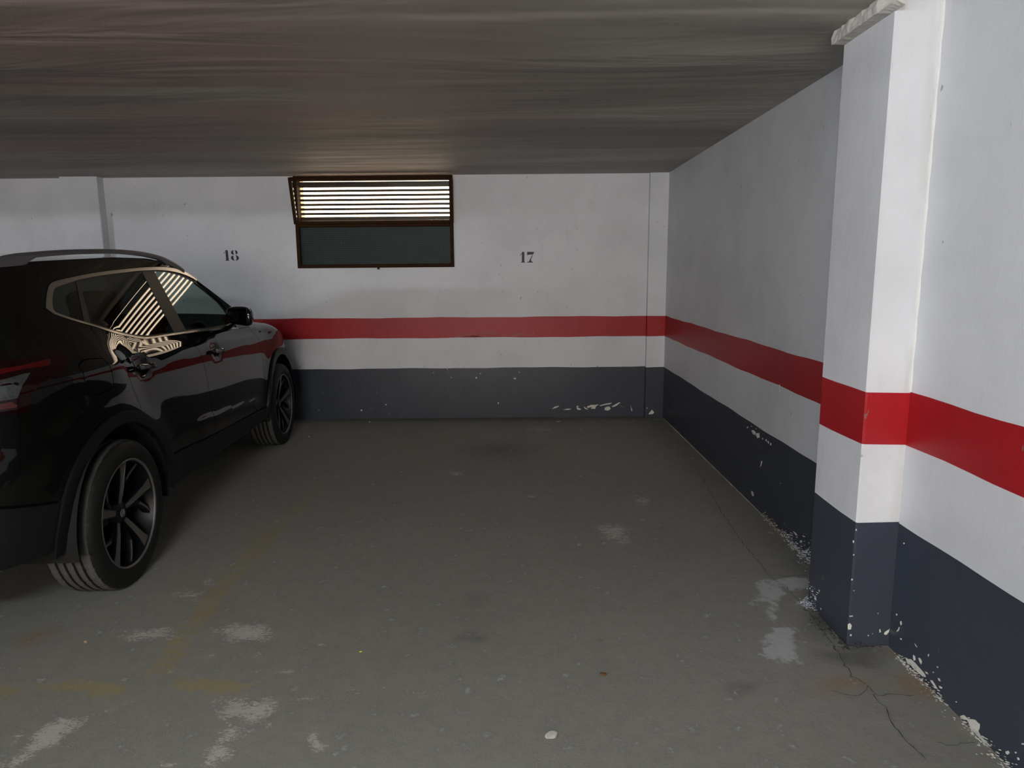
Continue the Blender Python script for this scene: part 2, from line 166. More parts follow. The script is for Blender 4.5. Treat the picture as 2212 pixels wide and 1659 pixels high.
_N = np.stack([-_T[:, 1], _T[:, 0]], -1)
S0 = float(np.interp(0, _C[:1500, 1], _s[:1500])); S1 = float(np.interp(0, -_C[2500:, 1], _s[2500:]))
def mono(x, y, k=41):      # smooth monotone-ish interpolation table
    xx = np.linspace(x[0], x[-1], 1200); yy = np.interp(xx, x, y)
    ker = np.hanning(k+2)[1:-1]; ker /= ker.sum()
    yy2 = np.convolve(np.pad(yy, k//2, mode='reflect', reflect_type='odd'), ker, 'valid')
    return lambda t: np.interp(t, xx, yy2)
f_side = mono([.10,.18,.24,.30,.36,.45,.55,.62,.70,.80,.94,1.0,1.05,1.10,1.20,1.45,1.50,1.54,1.62],
              [.14,.085,.050,.032,.022,.014,.010,.012,.018,.028,.043,.061,.087,.112,.154,.259,.282,.31,.38], 21)
f_hip = mono([.10,.18,.24,.30,.36,.45,.55,.62,.70,.80,.94,1.0,1.03,1.06,1.14,1.20,1.45,1.50,1.54,1.62],
             [.14,.085,.050,.032,.024,.017,.016,.017,.016,.014,.010,.011,.015,.037,.110,.154,.259,.282,.31,.38], 17)
f_rear = mono([.10,.25,.35,.45,.60,.70,.76,.80,.90,1.0,1.1,1.2,1.3,1.4,1.5,1.62],
              [.16,.06,.02,.0,.004,.014,.035,.055,.062,.070,.10,.16,.235,.315,.40,.52])
f_front = mono([.10,.22,.3,.45,.6,.7,.8,.9,1.0,1.1,1.62],[.15,.08,.02,0,.01,.03,.07,.12,.17,.22,.5])
def smooth(a, b, x):
    k = np.clip((x-a)/(b-a), 0, 1); return k*k*(3-2*k)
WB = 2.648
ROLL = .085
def t0_hood(s): return np.interp(s, [1.9,2.05,2.4,2.7,3.0,3.2,3.45,S1], [1.01,1.0,.965,.93,.875,.82,.74,.70])
HANDLES = [(.335,.977), (1.30,.943)]
def inset(s, t):
    nx = np.interp(s, _s, _N[:, 0])
    k = nx*nx
    other = np.where(nx < 0, f_rear(t), f_front(t))
    te = t+.045*(s-1.2)*smooth(.74,.9,t)*(1-smooth(.98,1.07,t))*smooth(.3,.8,s)*(1-smooth(2.4,2.8,s))
    hip = 1-smooth(.0,.34,s)
    d = (f_side(te)*(1-hip)+f_hip(t)*hip)*(1-k)+other*k
    # wheel-arch flares
    for c in (0, WB):
        r = np.hypot(s-c, (t-.335)); d = d-.010*np.exp(-((r-.47)/.075)**2)*smooth(.3,.5,t)
    # lower door crease: surface stands proud below the line
    tc = .598-.082*(s-.82)/1.13
    d = d-.0115*smooth(.70,.95,s)*(1-smooth(1.85,2.05,s))/(1+np.exp(np.clip((t-tc)/.0075,-40,40)))*smooth(.40,.52,t)
    # handle cups
    for a, b in HANDLES:
        d = d+.016*np.exp(-((s-a-.0)/.062)**4-((t-b)/.045)**4)
    return d
def P(s, t, off=0.0):
    s = np.asarray(s, float); t = np.asarray(t, float)
    x = np.interp(s, _s, _C[:, 0]); y = np.interp(s, _s, _C[:, 1])
    nx = np.interp(s, _s, _N[:, 0]); ny = np.interp(s, _s, _N[:, 1])
    t0 = t0_hood(s); k = smooth(2.05, 2.3, s)
    th = np.clip((t-t0)/ROLL, 0, 1.5)
    over = t > t0
    tz = np.where(over, t*(1-k)+k*(t0+ROLL*np.sin(th)), t)
    tt = np.where(over, t0+(t-t0)*(1-k), t)
    d = inset(s, tt)+np.where(over, k*ROLL*(1-np.cos(th))*1.3, 0)-off
    return np.stack([x-nx*d, y-ny*d, tz], -1)
def Nrm(s, t):
    e = 2e-3
    a = P(s+e, t)-P(s-e, t); b = P(s, t+e)-P(s, t-e)
    n = np.cross(b, a); n /= np.maximum(np.linalg.norm(n, axis=-1, keepdims=True), 1e-9)
    return n
# ------------------------------------------------------------------ room materials
def wall_mat(name, col, dirt=.12, rough=.55, grime=False):
    m, nt, b = newmat(name)
    n1 = noise(nt, 1.6, 6, .6); n2 = noise(nt, 9, 6, .65, (1, 1, .35)); n3 = noise(nt, 90, 3)
    f = mix(nt, sstep(nt, n1, .35, .7), col, tuple(c*(1-dirt) for c in col))
    f = mix(nt, math_(nt, 'MULTIPLY', sstep(nt, n2, .56, .8), .55), f, tuple(c*(1-1.6*dirt) for c in col))
    sp = noise(nt, 26, 2, .5, (1, 1, .6))
    f = mix(nt, math_(nt, 'MULTIPLY', sstep(nt, sp, .735, .78), .6), f, (.16, .16, .15))
    if grime:      # yellowish drip stain in the inside corner
        tc = nt.nodes.new('ShaderNodeTexCoord'); sx = nt.nodes.new('ShaderNodeSeparateXYZ'); L(nt, tc.outputs['Object'], sx.inputs[0])
        k = math_(nt, 'MULTIPLY', sstep(nt, sx.outputs[0], 1.375, 1.43), sstep(nt, noise(nt, 7, 5, .6, (2, 2, .35)), .36, .62))
        f = mix(nt, math_(nt, 'MULTIPLY', k, .4), f, (.46, .44, .37))
    L(nt, f, b.inputs['Base Color']); b.inputs['Roughness'].default_value = rough; b.inputs['Specular IOR Level'].default_value = .35
    bump(nt, b, math_(nt, 'ADD', math_(nt, 'MULTIPLY', n2, 1.0), math_(nt, 'MULTIPLY', n3, .12)), .22, .012)
    return m
M_white = wall_mat('white_wall_paint', (.74, .755, .80))
M_white2 = wall_mat('white_column_paint', (.74, .755, .80), grime=True)
M_red = wall_mat('red_paint', (.41, .011, .018), .15, .42)
M_dado = wall_mat('blue_grey_paint', (.047, .056, .077), .16, .34)
M_chip = plain('bare_plaster', (.70, .69, .64), .85, var=.15, scale=60, bmp=.4)
M_crumb = plain('crumbling_plaster', (.52, .47, .38), .9, var=.3, scale=45, bmp=.6)
M_saltw = plain('salt_bloom', (.66, .70, .77), .9, var=.2, scale=70, bmp=.5)
M_black = plain('black_stencil_paint', (.006, .006, .007), .5)
def ceil_mat():
    m, nt, b = newmat('ceiling_paint')
    a = noise(nt, .5, 2.2, .5, (.55, 3.2, 1), dist=.5); c = noise(nt, .7, 2, .5, (.35, 1.5, 1), dist=.7); g = noise(nt, 120, 2); d = noise(nt, 1.5, 3, .55, (.35, 2.0, 1), dist=.9)
    tc = nt.nodes.new('ShaderNodeTexCoord'); sx = nt.nodes.new('ShaderNodeSeparateXYZ'); L(nt, tc.outputs['Object'], sx.inputs[0])
    left = sstep(nt, sx.outputs[0], .6, -1.6)
    f = mix(nt, sstep(nt, a, .38, .62), (.31, .296, .268), (.46, .438, .40))
    f = mix(nt, math_(nt, 'MULTIPLY', sstep(nt, d, .52, .68), .30), f, (.52, .50, .46))
    f = mix(nt, math_(nt, 'MULTIPLY', math_(nt, 'MULTIPLY', sstep(nt, c, .40, .60), left), .75), f, (.43, .325, .315))
    L(nt, f, b.inputs['Base Color']); b.inputs['Roughness'].default_value = .62; b.inputs['Specular IOR Level'].default_value = .35
    bump(nt, b, math_(nt, 'ADD', a, math_(nt, 'ADD', math_(nt, 'MULTIPLY', d, .38), math_(nt, 'MULTIPLY', g, .008))), .75, .10)
    return m
M_ceil = ceil_mat()

# ------------------------------------------------------------------ walls: strips with painted bands
def wob(d, k): return .0025*math.sin(d*5.1+k*2.3)+.0018*math.sin(d*13.7+k)
def bands(name, pts, d0=0, step=.12, ztop=ZC, hole=None):
    P2 = []; dist = d0
    for (a, b) in zip(pts[:-1], pts[1:]):
        ln = math.hypot(b[0]-a[0], b[1]-a[1]); n = max(1, int(round(ln/step)))
        for i in range(n):
            t = i/n; P2.append((a[0]+(b[0]-a[0])*t, a[1]+(b[1]-a[1])*t, dist+ln*t))
        dist += ln
    P2.append((pts[-1][0], pts[-1][1], dist))
    zs = [lambda d: 0, lambda d: ZD+wob(d, 1), lambda d: ZB+wob(d, 2), lambda d: ZT+wob(d, 3), lambda d: ztop]
    def strip(nm, rows, mat, parent=None):
        v = []; f = []
        for r in rows:
            i0 = len(v)
            for (x, y, d) in P2: v += [(x, y, zs[r](d)), (x, y, zs[r+1](d))]
            for i in range(len(P2)-1):
                f.append((i0+2*i, i0+2*i+2, i0+2*i+3, i0+2*i+1))
        return mobj(nm, v, f, mat, parent)
    o = strip(name, (1, 3), M_white); tag(o, kind='structure')
    strip('red_stripe', (2,), M_red, o)['label'] = 'red painted stripe'
    strip('dark_dado', (0,), M_dado, o)['label'] = 'blue grey painted band above the floor'
    return o
WX0, WX1, WZ0 = -2.03, -.545, 1.467
# back wall with its window opening (upper part built around the hole)
wb_ = bands('wall_back', [(-12, D), (WX0, D), (WX1, D), (X1, D)], 0, .15, WZ0)
bm = bmesh.new()
box(bm, (-12, D, WZ0), (WX0, D+.24, ZC)); box(bm, (WX1, D, WZ0), (X1+.3, D+.24, ZC)); box(bm, (-12, D+.02, -.1), (X1+.3, D+.24, WZ0))
up = bobj('upper_wall', bm, M_white, wb_)
wr = bands('wall_right', [(X1, D), (X1, YA)], 20)
wr2 = bands('wall_right_near', [(X3, YB), (X3, 1.05), (9, 1.05), (9, -5.2)], 30); wr2.name = 'wall_right.001'
c_ = .006
col = bands('trim_1', [(X1, YA), (X2+c_, YA), (X2, YA-c_), (X2, YB+c_), (X2+c_, YB), (X3, YB)], 26)
col.data.materials[0] = M_white2; tag(col, 'rectangular white column with painted bands on the right wall')
pil = bands('trim_2', [(-4.142, D), (-4.142, D-.105), (-3.806, D-.105), (-3.80, D-.10), (-3.80, D)], 8)
tag(pil, 'white pilaster on the back wall above the car')
pil2 = bands('trim_3', [(1.288, D), (1.292, D-.038), (X1, D-.038)], 14)
tag(pil2, 'shallow white pilaster in the corner of the back wall')
wl = bands('wall_left', [(-12, -5.2), (-12, D)], 40)
# entrance side behind the camera: wall with the vehicle opening and a lintel
bm = bmesh.new()
box(bm, (-12, -5.4, 0), (-2.2, -5.2, ZC)); box(bm, (1.0, -5.4, 0), (9.2, -5.2, ZC)); box(bm, (-2.2, -5.4, 2.05), (1.0, -5.2, ZC))
tag(bobj('wall_front', bm, M_white), kind='structure')
# ceiling slab
nx_, ny_ = 60, 60; v = []; f = []
for j in range(ny_+1):
    for i in range(nx_+1):
        x = -12+21.2*i/nx_; y = -5.4+(D+.2+5.4)*j/ny_
        v.append((x, y, ZC))
for j in range(ny_):
    for i in range(nx_): a = j*(nx_+1)+i; f.append((a, a+nx_+1, a+nx_+2, a+1))
ce = mobj('ceiling', v, f, M_ceil, smooth=True); tag(ce, kind='structure')
bm = bmesh.new(); box(bm, (-12.2, -5.6, ZC+.02), (9.3, D+.26, ZC+.3)); bobj('slab', bm, M_ceil, ce)
# shallow ceiling beam across the bays, and the fluorescent battens behind it
bm = bmesh.new(); box(bm, (-12, .15, 2.165), (-3.6, .40, ZC+.01)); bobj('beam', bm, M_white, ce)
bm = bmesh.new(); box(bm, (-5.9, .2, 0), (-3.7, .45, ZC)); tag(bobj('trim_5', bm, M_white, bevel=.01, seg=1), 'white pier added out of view left of the camera to block lamp light', kind='structure')  # added unseen blocker: keeps the far left batten off the right side
M_tube, nt_, b_ = newmat('fluorescent_tube'); b_.inputs['Emission Color'].default_value = (.90, .96, 1, 1); b_.inputs['Emission Strength'].default_value = 1
b_.inputs['Base Color'].default_value = (.9, .9, .9, 1)
M_fix = plain('white_enamel', (.75, .75, .74), .4)
def lamp(loc, rz, strength, label):
    m = M_tube.copy(); m.node_tree.nodes['Principled BSDF'].inputs['Emission Strength'].default_value = strength
    bm = bmesh.new(); box(bm, (-.63, -.045, -.045), (.63, .045, 0)); o = bobj('ceiling_lamp', bm, M_fix, bevel=.006); o.location = loc; o.rotation_euler[2] = rz
    V = []; F = []
    for x in (-.6, .6): V += [(x, .017*math.cos(a), -.068+.017*math.sin(a)) for a in np.arange(12)*math.pi/6]
    F = [(j, (j+1) % 12, 12+(j+1) % 12, 12+j) for j in range(12)]+[tuple(range(12)), tuple(range(12, 24))]
    mobj('tube', V, F, m, o); tag(o, label, 'lamp')
lamp((LAMP1[0], LAMP1[1], ZC), 0, LAMP1[2], 'fluorescent batten on the ceiling behind the camera'); lamp((LAMP2[0], LAMP2[1], ZC), R_(90), LAMP2[2], 'fluorescent batten on the ceiling at the far left behind the camera')
# broken plaster batten on the column under the ceiling
random.seed(3)
bm = bmesh.new()
ny = 22; ring = []
for i in range(ny+1):
    y = 2.79-(2.79-2.385)*i/ny; j = lambda s: random.uniform(-s, s)
    e = .0 if i < ny-4 else .012*(i-ny+4)
    ring.append([bm.verts.new((X2+.002, y, 2.268)), bm.verts.new((X2-.05+j(.0015)+e*.4, y, 2.268+j(.0015)+e*.3)), bm.verts.new((X2-.052+j(.004)+e*.5, y, 2.29+j(.004))), bm.verts.new((X2-.047+j(.006)+e*.5, y, ZC+.001)), bm.verts.new((X2+.002, y, ZC+.001))])
for a, b in zip(ring[:-1], ring[1:]):
    for k in range(4): bm.faces.new((a[k], a[k+1], b[k+1], b[k]))
bm.faces.new(ring[0]); bm.faces.new(ring[-1])
M_batten = plain('flaking_white_plaster', (.62, .60, .57), .8, var=.22, scale=38, bmp=1.0)
tag(bobj('trim_4', bm, M_batten), 'short flaking plaster batten under the ceiling on the column', kind='structure')
# white paint bead in the inside corner between the column and the near wall, and on the column arris
bm = bmesh.new(); pv = None
for i in range(30):
    z = ZT+.0+(ZC-ZT)*i/29; r = .004+.0015*math.sin(i*1.9); q = [bm.verts.new((X3-a, YB-b, z)) for a, b in ((0, 0), (r*1.6, 0), (r, r), (0, r*1.6))]
    if pv:
        for k in range(4): bm.faces.new((pv[k], pv[(k+1) % 4], q[(k+1) % 4], q[k]))
    pv = q
bobj('corner_bead', bm, plain('filler_white', (.76, .76, .75), .8), col)

# chips in the paint: thin irregular flakes of bare plaster showing
def flakes(name, polys, to3, nrm, parent, mat=None, h=.0012, jit=.12, seed=1):
    rnd = random.Random(seed); v = []; f = []
    for p in polys:
        p = [tuple(q) for q in p]; q2 = []
        for a, b in zip(p, p[1:]+p[:1]):
            ln = math.hypot(b[0]-a[0], b[1]-a[1])
            q2 += [a, ((a[0]+b[0])/2+rnd.uniform(-1, 1)*ln*jit, (a[1]+b[1])/2+rnd.uniform(-1, 1)*ln*jit)]
        tri = tessellate_polygon([[Vector((x, y, 0)) for x, y in q2]])
        i0 = len(v); n = len(q2)
        v += [tuple(Vector(to3(*q))+Vector(nrm)*h) for q in q2]+[to3(*q) for q in q2]
        f += [tuple(i0+k for k in t) for t in tri]
        f += [(i0+k, i0+(k+1) % n, i0+n+(k+1) % n, i0+n+k) for k in range(n)]
    o = mobj(name, v, f, mat or M_chip, parent); o['kind'] = 'stuff'; return o
flakes('paint_chips', CHB, lambda a, b: (a, D if a < 1.288 else D-.038, b), (0, -1, 0), wb_)
flakes('paint_chips', CHR, lambda a, b: (X1, a, b), (-1, 0, 0), wr)
flakes('paint_chips', CHF, lambda a, b: (X2, a, b), (-1, 0, 0), col)
flakes('paint_chips', CHC, lambda a, b: (a, YB, b), (0, -1, 0), col)
flakes('paint_chips', CHN, lambda a, b: (X3, a, b), (-1, 0, 0), wr2)
flakes('scraped_paint', CHS, lambda a, b: (a, D, b), (0, -1, 0), wb_, plain('scraped_red_paint', (.42, .12, .12), .7, var=.2, scale=40), .001, .05)
# painted bay numbers
def glyphs(name, polys, label):
    o = flakes(name, polys, lambda a, b: (a, D, b), (0, -1, 0), wb_, M_black, .0008, 0)
    del o['kind']; o['label'] = label
glyphs('painted_number', N18, 'black stencilled number 18'); glyphs('painted_number', N17, 'black stencilled number 17')
# crumbling plaster along the foot of the right wall
def crumbs(name, parent, segs, mat, seed):
    rnd = random.Random(seed); v = []; f = []
    for (x0, y0, x1, y1, n, smax, zmax, off) in segs:
        for k in range(n):
            t = rnd.random(); s = smax*(.25+.75*rnd.random()**2); x = x0+(x1-x0)*t-off*abs(rnd.gauss(0, 1)); y = y0+(y1-y0)*t+rnd.uniform(-.01, .01)
            z = zmax*rnd.random()**2.2; i0 = len(v)
            ring = [(rnd.uniform(.6, 1.1)*s, a) for a in np.arange(6)*math.pi/3+rnd.random()]
            el = rnd.uniform(.5, 1.3)
            v += [(x-.3*s*rnd.random(), y, z+.35*s)]+[(x+.4*r*math.cos(a), y+r*math.sin(a)*1.3, max(.0005, z+.5*el*r*math.cos(a+1.2))) for r, a in ring]+[(x, y, max(.0, z-.3*s))]
            for j in range(6):
                f.append((i0, i0+1+j, i0+1+(j+1) % 6)); f.append((i0+7, i0+1+(j+1) % 6, i0+1+j))
    o = mobj(name, v, f, mat, parent); o['kind'] = 'stuff'
crumbs('plaster_crumbs', wr, [(X1, 3.85, X1, 3.25, 260, .011, .035, .014), (X1, 3.6, X1, 2.95, 60, .008, .02, .02)], M_crumb, 1)
crumbs('salt_crust', wr, [(X1, 3.55, X1, 2.85, 330, .013, .07, .010), (X1, 3.3, X1, 2.82, 260, .014, .13, .005), (X1, 3.4, X1, 2.82, 160, .012, .012, .03)], M_saltw, 2)
crumbs('salt_crust', col, [(X2, 2.80, X2, 2.70, 110, .009, .10, .003), (X2-.005, 2.80, X2-.005, 2.72, 90, .010, .02, .018)], M_saltw, 3)
crumbs('plaster_crumbs', wr2, [(X3, 2.36, X3, 2.08, 120, .009, .025, .008), (X3, 1.98, X3, 1.75, 110, .010, .03, .012), (X3, 2.36, X3, 2.2, 30, .012, .03, .012), (X3, 2.2, X3, 1.5, 70, .006, .015, .03)], M_chip, 4)
crumbs('dark_grit', col, [(X2, 2.74, X2, 2.40, 230, .010, .02, .03), (X2, YB, X3, YB, 120, .008, .02, .010)], plain('dark_grit', (.05, .048, .042), .95), 5)

# ------------------------------------------------------------------ floor
def floor_mat():
    m, nt, b = newmat('worn_concrete')
    at = N(nt, 'ShaderNodeAttribute', attribute_name='stain'); sp = nt.nodes.new('ShaderNodeSeparateColor'); L(nt, at.outputs['Color'], sp.inputs[0])
    at2 = N(nt, 'ShaderNodeAttribute', attribute_name='stain_b'); sp2 = nt.nodes.new('ShaderNodeSeparateColor'); L(nt, at2.outputs['Color'], sp2.inputs[0])
    n1 = noise(nt, 1.1, 6, .6); n2 = noise(nt, 14, 6, .7); n3 = noise(nt, 260, 2, .6); fib = noise(nt, 42, 8, .78, (.8, 1.7, 1), dist=1.6); n4 = noise(nt, 45, 5, .7); fib2 = noise(nt, 30, 8, .75, (.7, 1.6, 1), dist=1.2)
    base = mix(nt, n1, (.240, .238, .214), (.306, .302, .274))
    base = mix(nt, math_(nt, 'MULTIPLY', sstep(nt, n2, .42, .72), .4), base, (.172, .169, .151))
    base = mix(nt, math_(nt, 'MULTIPLY', sstep(nt, n3, .62, .74), .25), base, (.38, .365, .34))
    base = mix(nt, math_(nt, 'MULTIPLY', sstep(nt, noise(nt, 75, 3, .6), .735, .77), .75), base, (.5, .48, .44))
    def thr(mask, n, lim, w=.12):   # noise eats into a soft mask
        nn = math_(nt, 'ADD', math_(nt, 'MULTIPLY', math_(nt, 'SUBTRACT', n, .5), 2.6), .5)
        return sstep(nt, math_(nt, 'ADD', math_(nt, 'MULTIPLY', mask, .85), nn), lim, lim+w)
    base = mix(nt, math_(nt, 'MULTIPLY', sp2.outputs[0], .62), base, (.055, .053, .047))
    base = mix(nt, math_(nt, 'MULTIPLY', thr(sp.outputs[1], fib2, .80, .5), .55), base, (.36, .29, .10))
    base = mix(nt, math_(nt, 'MULTIPLY', math_(nt, 'MULTIPLY', sp2.outputs[1], math_(nt, 'ADD', .3, n4)), .8, True), base, (.30, .175, .07))
    base = mix(nt, math_(nt, 'MULTIPLY', thr(sp.outputs[0], fib, 1.06, .16), .8), base, (.56, .53, .50))
    base = mix(nt, math_(nt, 'MULTIPLY', thr(sp.outputs[2], n2, .72, .40), .78), base, (.52, .53, .56))
    L(nt, base, b.inputs['Base Color']); b.inputs['Roughness'].default_value = .85; b.inputs['Specular IOR Level'].default_value = .18
    h = math_(nt, 'ADD', math_(nt, 'MULTIPLY', n2, .7), math_(nt, 'ADD', math_(nt, 'MULTIPLY', n3, .35), math_(nt, 'MULTIPLY', n4, .5)))
    bump(nt, b, h, .42, .006)
    return m
M_floor = floor_mat()
gx = np.concatenate([np.linspace(-12.1, -4.2, 16)[:-1], np.arange(-4.2, 1.48, .02), np.linspace(1.5, 9.1, 10)])
gy = np.concatenate([np.linspace(-5.5, 1.0, 16)[:-1], np.arange(1.0, D-.005, .02), [D+.05]])
GX, GY = np.meshgrid(gx, gy)
def blobs(lst, gr=1.25, soft=1.0):
    r = np.zeros_like(GX)
    for (cx, cy, ax, ay, bx, by, w_) in lst:
        dx = GX-cx+.06*(fbm(GX*7+3, GY*7)-.5); dy = GY-cy+.12*(fbm(GX*7, GY*7+8)-.5)
        det = ax*by-ay*bx; u = (dx*by-dy*bx)/det/gr; v_ = (ax*dy-ay*dx)/det/gr
        q = np.sqrt(u*u+v_*v_)+.6*(fbm(GX*13+cx*7, GY*13)-.5)
        r = np.maximum(r, w_*(1-smin(q, 1-soft, 1.35)))
    return r
white = blobs(WHITE, 1.4)
white = np.maximum(white,   .37*smin(fbm(GX*1.3+5, GY*1.6), .50, .72)*smin(-GY, -4.5, -2.5))
yel = blobs(YEL, 1.2, .6)
yl = np.array(YLINE); xc = np.interp(GY, yl[:, 1], yl[:, 0])
yel = np.maximum(yel, (1-smin(np.abs(GX-xc+.012*(fbm(GX*8, GY*8)-.5)), .045, .068))*smin(GY, 2.2, 2.32)*np.interp(GY, [2.2, 3.4, 4.2, 5.2], [.62, .68, .58, 0])*(.45+.9*fbm(GX*6, GY*6)))
band = (1-smin(np.abs(GY-2.17+.012*(fbm(GX*6, 3+GY)-.5)), .05, .075))
yel = np.maximum(yel, band*.3*smin(-GX, -.3, .9))
white = np.maximum(white, band*.30*smin(GX, -1.2, -.5)*smin(-GX, -.9, -.3))
dark = blobs(DARK)*.6*(.5+fbm(GX*22, GY*22))
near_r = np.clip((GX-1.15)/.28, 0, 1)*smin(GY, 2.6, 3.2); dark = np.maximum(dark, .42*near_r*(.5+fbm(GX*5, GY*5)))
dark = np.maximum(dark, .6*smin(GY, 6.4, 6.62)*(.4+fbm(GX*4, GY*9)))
effl = np.clip(blobs(EFFL, 1.3, .9)*1.05, 0, 1); rust = blobs(RUST)*.95
n1, n2 = GX.shape; zz = .0012*(fbm(GX*3, GY*3)-.5)
verts = np.stack([GX, GY, zz-.0006], -1).reshape(-1, 3)
idx = np.arange(n1*n2).reshape(n1, n2); quads = np.stack([idx[:-1, :-1], idx[:-1, 1:], idx[1:, 1:], idx[1:, :-1]], -1).reshape(-1, 4)
me = bpy.data.meshes.new('floor'); me.vertices.add(len(verts)); me.vertices.foreach_set('co', verts.ravel())
me.loops.add(quads.size); me.loops.foreach_set('vertex_index', quads.ravel().astype(np.int32)); me.polygons.add(len(quads))
me.polygons.foreach_set('loop_start', np.arange(0, quads.size, 4, dtype=np.int32)); me.polygons.foreach_set('use_smooth', np.ones(len(quads), bool)); me.update(); me.validate()
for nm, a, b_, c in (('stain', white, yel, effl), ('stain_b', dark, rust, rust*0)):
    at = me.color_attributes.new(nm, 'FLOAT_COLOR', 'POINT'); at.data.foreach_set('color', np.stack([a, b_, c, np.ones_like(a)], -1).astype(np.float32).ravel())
me.materials.append(M_floor); fl = link('floor', me); tag(fl, kind='structure')
# cracks: thin jagged dark ribbons lying in the surface
M_crack = plain('crack_dark', (.045, .043, .038), .95)
for k, c in enumerate(CRACK):
    rnd = random.Random(k+5); pts = []
    for a, b in zip(c[:-1], c[1:]):
        n = max(2, int(math.hypot(b[0]-a[0], b[1]-a[1])/.018))
        pts += [(a[0]+(b[0]-a[0])*i/n+rnd.uniform(-.007, .007), a[1]+(b[1]-a[1])*i/n+rnd.uniform(-.007, .007)) for i in range(n)]
    pts.append(c[-1]); v = []; f = []
    for i, p in enumerate(pts):
        q = pts[min(i+1, len(pts)-1)]; o_ = pts[max(i-1, 0)]; t = Vector((q[0]-o_[0], q[1]-o_[1])).normalized(); ww = rnd.uniform(.0003, .0017)
        v += [(p[0]-t.y*ww, p[1]+t.x*ww, .0012), (p[0]+t.y*ww, p[1]-t.x*ww, .0012), (p[0], p[1], .0004)]
        if i: a = 3*i; f += [(a-3, a-1, a+2, a), (a-1, a-2, a+1, a+2)]
    o = mobj('crack', v, f, M_crack, fl)
# loose bits lying on the floor
def pebble(name, xy, r, h, mat, label, cat, seed, flat=1):
    rnd = random.Random(seed); bm = bmesh.new(); bmesh.ops.create_icosphere(bm, subdivisions=2, radius=1)
    for v in bm.verts:
        k = 1+.25*(vnoise(v.co.x*1.7+seed*3, v.co.y*1.7+v.co.z)-.5)*2; v.co = Vector((v.co.x*r*k*1.35, v.co.y*r*k, (v.co.z*k+.9)*h))
    o = bobj(name, bm, mat); o.location = (xy[0], xy[1], .0); o.rotation_euler[2] = rnd.random()*3; tag(o, label, cat); return o
pebble('pebble', PEB['stone'], .021, .011, plain('pebble_brown', (.20, .17, .14), .8, var=.2), 'brown pebble on the floor near the back wall below the chipped paint', 'pebble', 1)
pebble('dry_leaf', PEB['leaf'], .010, .004, plain('leaf_brown', (.16, .085, .035), .8, var=.3), 'small brown dry leaf scrap on the open floor in front', 'leaf', 2)
pebble('plaster_flake', PEB['chip'], .017, .002, M_chip, 'pale flat plaster flake on the floor at the bottom of the photo', 'flake', 3)
pebble('paper_scrap', PEB['yel'], .0045, .0015, plain('paper_yellow', (.75, .72, .06), .7), 'tiny bright yellow scrap on the floor right of the yellow line', 'scrap', 4)
pebble('pebble', PEB['tan'], .0075, .003, plain('pebble_tan', (.50, .38, .24), .8), 'small tan pebble on the floor behind the rear wheel of the car', 'pebble', 5)
pebble('pebble', PEB['stone2'], .006, .004, plain('pebble_white', (.55, .55, .52), .8), 'tiny white pebble on the floor beside the front wheel of the car', 'pebble', 6)
pebble('pebble', PEB['chip2'], .008, .004, plain('pebble_white_far', (.60, .60, .57), .8), 'tiny white pebble at the foot of the back wall under the window', 'pebble', 7)

# ------------------------------------------------------------------ window
M_brown = plain('brown_lacquered_frame', (.036, .016, .006), .65, spec=.06, var=.3, scale=25, bmp=.15)
M_slat = plain('brown_slat', (.028, .012, .008), .45, var=.25, scale=20)
wf = None
def frame(name, x0, x1, z0, z1, y0, y1, t, mat, parent=None, mtx=None, bev=.003):
    bm = bmesh.new()
    box(bm, (x0, y0, z0), (x0+t, y1, z1), mtx); box(bm, (x1-t, y0, z0), (x1, y1, z1), mtx); box(bm, (x0+t, y0, z0), (x1-t, y1, z0+t), mtx); box(bm, (x0+t, y0, z1-t), (x1-t, y1, z1), mtx)
    return bobj(name, bm, mat, parent, bevel=bev, seg=1)
ZM = 1.868
wf = frame('window_1', WX0, WX1, WZ0, ZC-.004, D-.018, D+.09, .034, M_brown); tag(wf, 'brown framed window in the back wall with slats above and wired glass below', kind='structure')
bm = bmesh.new(); box(bm, (WX0+.034, D-.022, ZM-.022), (WX1-.034, D+.09, ZM+.022)); bobj('mid_rail', bm, M_brown, wf, bevel=.003, seg=1)
bm = bmesh.new(); box(bm, (-1.275, D-.03, WZ0-.016), (-1.255, D-.005, WZ0+.004)); bobj('latch', bm, M_brown, wf, bevel=.003, seg=1)
bm = bmesh.new()      # deep reveal through the wall thickness
for a, b in (((WX0-.001, D+.09, ZM), (WX0+.02, D+.24, ZC)), ((WX1-.02, D+.09, ZM), (WX1+.001, D+.24, ZC)), ((WX0, D+.09, ZM-.02), (WX1, D+.24, ZM+.004))): box(bm, a, b)
bobj('reveal', bm, plain('reveal_plaster', (.62, .42, .30), .8), wf)
